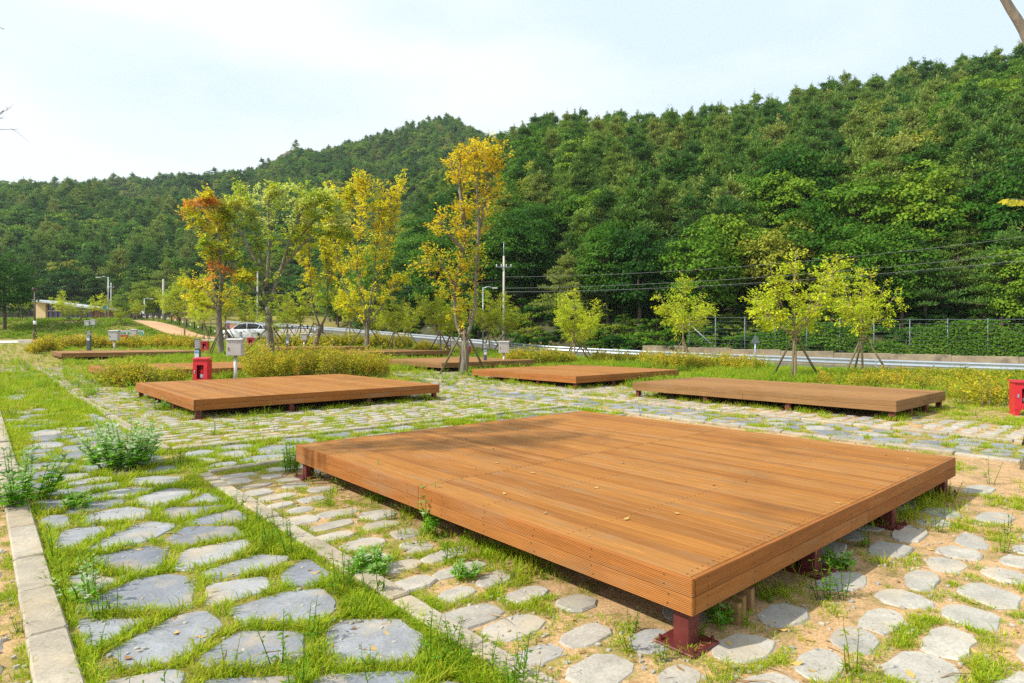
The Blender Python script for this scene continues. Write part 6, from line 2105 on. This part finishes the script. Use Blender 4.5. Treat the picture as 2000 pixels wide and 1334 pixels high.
# black fence beside the dirt path
line = [(-20.0, 65.0), (-26.5, 65.0), (-33, 68.3), (-41.0, 73.5), (-47, 78)]
t = thing('black_fence', 'low black post and panel fence above the dirt path', 'fence', (line[0][0], line[0][1], tz(*line[0])))
o0 = Vector(t.location)
d = np.concatenate([[0], np.cumsum([math.hypot(b[0] - a[0], b[1] - a[1]) for a, b in zip(line[:-1], line[1:])])])
n = int(d[-1] / 1.5)
q = [(np.interp(s, d, [l[0] for l in line]), np.interp(s, d, [l[1] for l in line])) for s in np.linspace(0, d[-1], n)]
q = [Vector((a, b, tz(a, b))) - o0 for a, b in q]
for i, p in enumerate(q):
    MB().bbox(tuple(p + Vector((0, 0, 0.5))), (0.12, 0.12, 1.15), 0.01).build('post', 'black_fence_paint', t)
    if i:
        a = q[i - 1]
        for z in (0.25, 0.95): MB().tube([a + Vector((0, 0, z)), p + Vector((0, 0, z))], 0.035, 5).build('rail', 'black_fence_paint', t)
        c = (a + p) / 2
        dd = p - a
        for k in range(6):
            e = a + dd * ((k + 0.5) / 6)
            MB().tube([e + Vector((0, 0, 0.25)), e + Vector((0, 0, 0.95))], 0.018, 4).build('baluster', 'black_fence_paint', t)
        MB().bbox(tuple(c + Vector((0, -0.05, 0.6))), (0.16, 0.03, 0.16), 0.01).build('reflector', 'white_paint', t)
p = far_point(292, 79)
t = thing('white_gate', 'small white barred gate at the top of the dirt path', 'gate', p)
for k in range(5): MB().tube([(-0.5 + 0.25 * k, 0, -0.1), (-0.5 + 0.25 * k, 0, 1.0)], 0.03, 6).build('bar', 'white_paint', t)
for z in (0.3, 0.65, 1.0): MB().tube([(-0.55, 0, z), (0.55, 0, z)], 0.03, 6).build('rail', 'white_paint', t)

# ------------------------------------------------------------------ buildings far left
Yb = 98.0
bx0, bx1 = (62 - CX) / FPX * Yb, (186 - CX) / FPX * Yb
g = tz((bx0 + bx1) / 2, Yb)
t = thing('low_building', 'low building with a sloping grey roof and blue glazing', 'building', (bx0, Yb, g))
Wb = bx1 - bx0
zz = lambda py: EYE - (py - HY) / FPX * Yb - g
hl, hr_ = zz(585), zz(600)
MB().prism([(0.5, -0.2), (2.2, -0.2), (2.2, hl - 0.35), (0.5, hl - 0.2)], 'y', 0, 5).build('wall', 'beige_render', t)
MB().prism([(2.2, -0.2), (Wb - 0.3, -0.2), (Wb - 0.3, hr_ - 0.25), (2.2, hl - 0.35)], 'y', 0.6, 5).build('rear_wall', 'brown_cladding', t)
MB().prism([(0.2, hl - 0.25), (Wb, hr_ - 0.3), (Wb, hr_ - 0.02), (0.2, hl + 0.05)], 'y', -1.0, 5.6).build('roof', 'roof_sheet', t)
nw = 9
for k in range(nw):
    xa = 2.3 + (Wb - 3.0) * k / nw
    wdt = (Wb - 3.0) / nw - 0.22
    ht = hl + (hr_ - hl) * (xa + wdt) / Wb - 0.5
    zb = zz(606)
    wi = MB().box((xa + wdt / 2, 0.45, (zb + ht) / 2), (wdt, 0.08, ht - zb)).build('window', 'blue_glazing', t)
    MB().box((xa + wdt / 2, 0.38, zb - 0.08), (wdt + 0.04, 0.14, 0.10)).build('sill', 'white_paint', wi)
    MB().box((xa + wdt / 2, 0.45, (zb - 0.25) / 2), (wdt, 0.08, zb - 0.3)).build('lower_window', 'blue_glazing', t)
    MB().box((xa + wdt + 0.11, 0.40, ht / 2), (0.16, 0.3, ht)).build('mullion', 'brown_cladding', t)
p = far_point(342.5, 105)
t = thing('small_hut', 'little yellow hut with a green roof behind the black fence', 'hut', p)
hh = top_h(p, 607)
MB().box((0, 0, hh / 2 - 0.2), (1.0, 1.0, hh)).build('wall', 'yellow_render', t)
MB().prism([(-0.75, hh - 0.25), (0.75, hh + 0.0), (0.75, hh + 0.25), (0.1, hh + 0.30), (-0.75, hh - 0.12)], 'y', -0.75, 0.75).build('roof', 'green_roof', t)
MB().box((-0.05, -0.52, hh - 0.75), (0.3, 0.05, 0.4)).build('window', 'blue_glazing', t)

# ------------------------------------------------------------------ white car
p = hit(478, 664.5)
t = thing('parked_car', 'white car parked behind the trees, front to the left', 'car', p, 0.10)
def loft(rings, mat, name, parent, closed=True):
    m = MB(); k = len(rings[0])
    vs = [q for r in rings for q in r]
    fs = [(i * k + j, i * k + (j + 1) % k, (i + 1) * k + (j + 1) % k, (i + 1) * k + j) for i in range(len(rings) - 1) for j in range(k)]
    fs += [tuple(range(k - 1, -1, -1)), tuple((len(rings) - 1) * k + j for j in range(k))]
    m._add(vs, fs, 0, True)
    return m.build(name, mat, parent)
# stations: x, half width, bottom, belt, top-of-section
st = [(-2.22, 0.62, 0.42, 0.62, 0.66), (-2.12, 0.80, 0.28, 0.70, 0.78), (-1.7, 0.88, 0.24, 0.80, 0.92), (-1.05, 0.91, 0.24, 0.88, 1.01), (-0.3, 0.92, 0.24, 0.92, 1.02), (0.6, 0.92, 0.24, 0.95, 1.04), (1.5, 0.91, 0.26, 0.98, 1.06), (2.0, 0.86, 0.32, 0.98, 1.05), (2.2, 0.74, 0.42, 0.9, 0.96)]
rings = [[(x, -w * 0.92, b), (x, -w, b + (z - b) * 0.35), (x, -w * 0.99, z), (x, -w * 0.88, tp), (x, w * 0.88, tp), (x, w * 0.99, z), (x, w, b + (z - b) * 0.35), (x, w * 0.92, b)] for x, w, b, z, tp in st]
body = loft(rings, 'car_white', 'body', t)
gh = [(-1.02, 0.78, 1.00, 1.02), (-0.28, 0.76, 1.0, 1.52), (0.25, 0.76, 1.0, 1.61), (1.1, 0.75, 1.0, 1.58), (1.75, 0.72, 1.0, 1.36), (2.05, 0.70, 1.0, 1.06)]
loft([[(x, -w, b), (x, -w * 0.80, tp), (x, w * 0.80, tp), (x, w, b)] for x, w, b, tp in gh], 'car_glass', 'windows', t)
loft([[(x, -w * 0.86, tp - 0.045), (x, -w * 0.74, tp + 0.025), (x, w * 0.74, tp + 0.025), (x, w * 0.86, tp - 0.045)] for x, w, tp in [(-0.32, 0.74, 1.50), (0.25, 0.75, 1.61), (1.1, 0.74, 1.585), (1.80, 0.72, 1.37)]], 'car_white', 'roof', t)
for x0, z0, x1, z1 in [(-1.0, 1.0, -0.25, 1.54), (0.42, 1.0, 0.42, 1.6), (1.35, 1.0, 1.62, 1.45), (2.0, 1.02, 1.72, 1.42)]:
    for sy in (-1, 1): MB().tube([(x0, sy * 0.785, z0), (x1, sy * 0.635, z1)], 0.028, 5).build('pillar', 'car_white', t)
for x in (-1.38, 1.36):
    for sy in (-1, 1):
        w = MB().lathe([(0.20, -0.11), (0.34, -0.11), (0.35, -0.05), (0.35, 0.05), (0.34, 0.11), (0.20, 0.11)], 22, (x, sy * 0.84, 0.34), axis='y').build('tyre', 'tyre_rubber', t)
        MB().lathe([(0.05, -0.13), (0.21, -0.115), (0.215, 0.115), (0.05, 0.13)], 14, (x, sy * 0.84, 0.34), axis='y').build('rim', 'galvanised', w)
        MB().lathe([(0.40, -0.015), (0.40, 0.015)], 20, (x, sy * 0.905, 0.36), axis='y').build('wheel_arch', 'dark_plastic', t)
for sy in (-1, 1):
    MB().bbox((-2.08, sy * 0.62, 0.72), (0.16, 0.30, 0.12), 0.03).build('headlight', 'amber_lens', t)
    MB().bbox((2.12, sy * 0.64, 0.88), (0.12, 0.28, 0.16), 0.03).build('tail_light', 'bright_red', t)
    MB().bbox((-0.72, sy * 0.99, 1.04), (0.16, 0.16, 0.14), 0.03).build('mirror', 'car_white', t)
    for x in (-0.05, 0.95): MB().bbox((x + 0.25, sy * 0.935, 0.86), (0.18, 0.03, 0.03), 0.005).build('door_handle', 'galvanised', t)
MB().bbox((-2.19, 0, 0.52), (0.10, 0.9, 0.18), 0.02).build('grille', 'dark_plastic', t)

# ------------------------------------------------------------------ trees standing just outside the picture
def frame_tree(label, base, trunk, limbs, twigs, leaf, col, seed, r0, per, n_from=0.5, name='garden_tree'):
    rng = np.random.default_rng(seed)
    base = Vector(base); base.z = tz(base.x, base.y)
    t = thing(name, label, 'tree', base)
    wood = MB()
    tl = smooth_line([Vector(q) - base for q in trunk]); wood.tube(tl, [r0 * (1.1 - 0.4 * i / len(tl)) for i in range(len(tl))], 9)
    C, D, Nn, L = [], [], [], []
    for q in limbs:
        ln = smooth_line([Vector(a) - base for a in q[1]])
        wood.tube(ln, [q[0] * (1 - 0.75 * i / (len(ln) - 1)) for i in range(len(ln))], 7)
        for i in range(twigs):
            f = n_from + (1 - n_from) * rng.uniform()
            j = min(len(ln) - 2, int(f * (len(ln) - 1)))
            s = np.array(ln[j].lerp(ln[j + 1], f * (len(ln) - 1) - j))
            a = unit(rand_dirs(1, rng)[0] + np.array(ln[j + 1] - ln[j]) * 1.2 + np.array([0, 0, 0.35]))
            e = s + a * rng.uniform(0.25, 0.6)
            k = (s + e) / 2 + rng.normal(0, 0.03, 3)
            wood.tube([s, k, e], [0.006, 0.004, 0.0015], 4, cap=False)
            if per: leaf_spray(rng, s + (e - s) * 0.3, e, per, leaf, C, D, Nn, L)
    if C:
        C, D, Nn, L = map(np.concatenate, (C, D, Nn, L))
        V, F = leaf_arrays(C, D, Nn, L, L * 0.4)
        K = np.asarray(col)[None] * rng.uniform(0.75, 1.2, (len(C), 1))
        obj('crown', arr_mesh('crown', V, F, 'leaf_painted', col=np.repeat(K, 4, axis=0)), t)
    wood.build('trunk', 'smooth_grey_bark', t)
    return t, base
b = (7.25, 7.95, 0)
t, bb = frame_tree('tree at the right edge with one bare limb reaching into the sky', b, [b, (7.22, 7.95, 1.4), (7.12, 7.93, 2.9), (6.95, 7.9, 4.1)],
    [(0.075, [(6.97, 7.9, 4.0), (6.66, 7.9, 5.3), (6.31, 7.9, 5.95), (5.95, 7.95, 6.8), (5.8, 8.0, 7.6)]), (0.06, [(6.97, 7.9, 4.0), (7.5, 8.3, 5.0), (7.9, 8.6, 6.2)]), (0.05, [(7.05, 7.9, 3.4), (7.7, 7.5, 4.3), (8.3, 7.2, 5.2)])], 26, 0.10, (0.36, 0.34, 0.03), 6, 0.10, 12, 0.72)
p = Vector((6.13, 7.45, 0)); p.z = tz(p.x, p.y)
t = thing('tree_prop', 'wooden props of the tree cut by the right edge', 'tree prop', bb, 0)
for a, q in enumerate([(6.17, 7.42), (8.2, 7.6), (7.5, 9.0)]):
    e = Vector((q[0], q[1], tz(*q) - 0.05)) - bb
    MB().tube([e, Vector((-0.05, 0, 1.6 + 0.05 * a))], [0.05, 0.045], 8).build('pole', 'prop_pole_wood', t)
# the leafy twig of the same tree
rng = np.random.default_rng(4)
tw = P3(2040, 395, 7.2) - bb; te = P3(1968, 388, 7.1) - bb
tr = [o for o in bpy.data.objects if o.get('label', '').startswith('tree at the right edge')][0]
m = MB(); m.tube([Vector((-0.13, -0.02, 2.9)), Vector(tw).lerp(Vector((-0.13, -0.02, 2.9)), 0.5) + Vector((0, 0, 0.08)), tw, te], [0.014, 0.01, 0.006, 0.002], 5); m.build('twig', 'smooth_grey_bark', tr)
C, D, Nn, L = [], [], [], []
for k in range(16):
    q = 0.1 + 0.9 * k / 15; s = np.array(Vector(tw).lerp(te, q))
    C.append(s); sg = 1 if k % 2 else -1
    D.append(np.array([-0.75, -0.45 * sg, -0.25 - 0.3 * (sg > 0)])); Nn.append(np.array([0.1, -0.9, 0.5]) + rng.normal(0, .2, 3)); L.append(rng.uniform(0.10, 0.16))
V, F = leaf_arrays(np.array(C), np.array(D), np.array(Nn), np.array(L), np.array(L) * 0.36)
obj('leafy_twig', arr_mesh('leafy_twig', V, F, 'leaf_painted', col=np.tile([0.50, 0.46, 0.04], (len(V), 1))), tr)
b = (-7.4, 5.3, 0)
t, bb = frame_tree('thin leaved tree beyond the left edge with bare twigs reaching in', b, [b, (-7.45, 5.30, 1.2), (-7.35, 5.35, 2.4), (-7.30, 5.30, 3.2)],
    [(0.05, [(-7.30, 5.30, 3.1), (-6.90, 5.20, 4.4), (-6.55, 5.30, 5.8), (-6.40, 5.50, 6.9)]), (0.05, [(-7.30, 5.30, 3.1), (-7.50, 5.20, 4.6), (-7.40, 5.00, 6.2), (-7.10, 4.90, 7.4)]), (0.045, [(-7.30, 5.30, 3.2), (-7.00, 5.90, 4.6), (-6.70, 6.30, 6.0), (-6.70, 6.50, 7.0)]), (0.04, [(-7.30, 5.30, 2.9), (-8.00, 5.50, 4.4), (-8.40, 5.60, 5.6)])],
    34, 0.13, (0.26, 0.27, 0.03), 7, 0.09, 20, 0.45)
# bare twigs that show at the left edge
m = MB()
rg = random.Random(8)
def twig(a, b, r, depth):
    a, b = Vector(a), Vector(b)
    mid = (a + b) / 2 + Vector((rg.uniform(-1, 1), 0, rg.uniform(-1, 1))) * (b - a).length * 0.08
    m.tube([a, mid, b], [r, r * 0.75, r * 0.45], 4, cap=False)
    if depth:
        for k in range(3):
            s = a.lerp(b, rg.uniform(0.35, 0.95)); d = (b - a).normalized() + Vector((rg.uniform(-1, 1), rg.uniform(-.5, .5), rg.uniform(-0.6, 1.0)))
            twig(s, s + d.normalized() * (b - a).length * rg.uniform(0.3, 0.55), r * 0.5, depth - 1)
st = Vector((-6.9, 5.2, 4.4)) - bb
q0 = P3(-30, 250, 6.5) - bb
twig(st - Vector((0.2, 0, 0.6)), q0, 0.012, 0)
twig(q0, P3(8, 215, 6.5) - bb, 0.007, 2)
twig(q0, P3(36, 252, 6.5) - bb, 0.004, 1)
twig(st + Vector((0.1, 0, 0.4)), P3(9, 57, 6.5) - bb, 0.006, 0)
m.build('bare_twigs', 'smooth_grey_bark', t)

# ------------------------------------------------------------------ the air: thin even haze round the whole place
m, nt, out = _new('haze_air')
pv = N(nt, 'VolumePrincipled')
pv.inputs['Color'].default_value = (0.80, 0.88, 0.97, 1)
pv.inputs['Density'].default_value = 0.00020
pv.inputs['Anisotropy'].default_value = 0.2
nt.links.new(pv.outputs[0], out.inputs['Volume'])
hz = MB().box((0, 244, 90), (1180, 820, 190)).build('haze', 'haze_air')
tag(hz, 'thin pale summer haze in the valley air', 'haze', None, 'stuff')
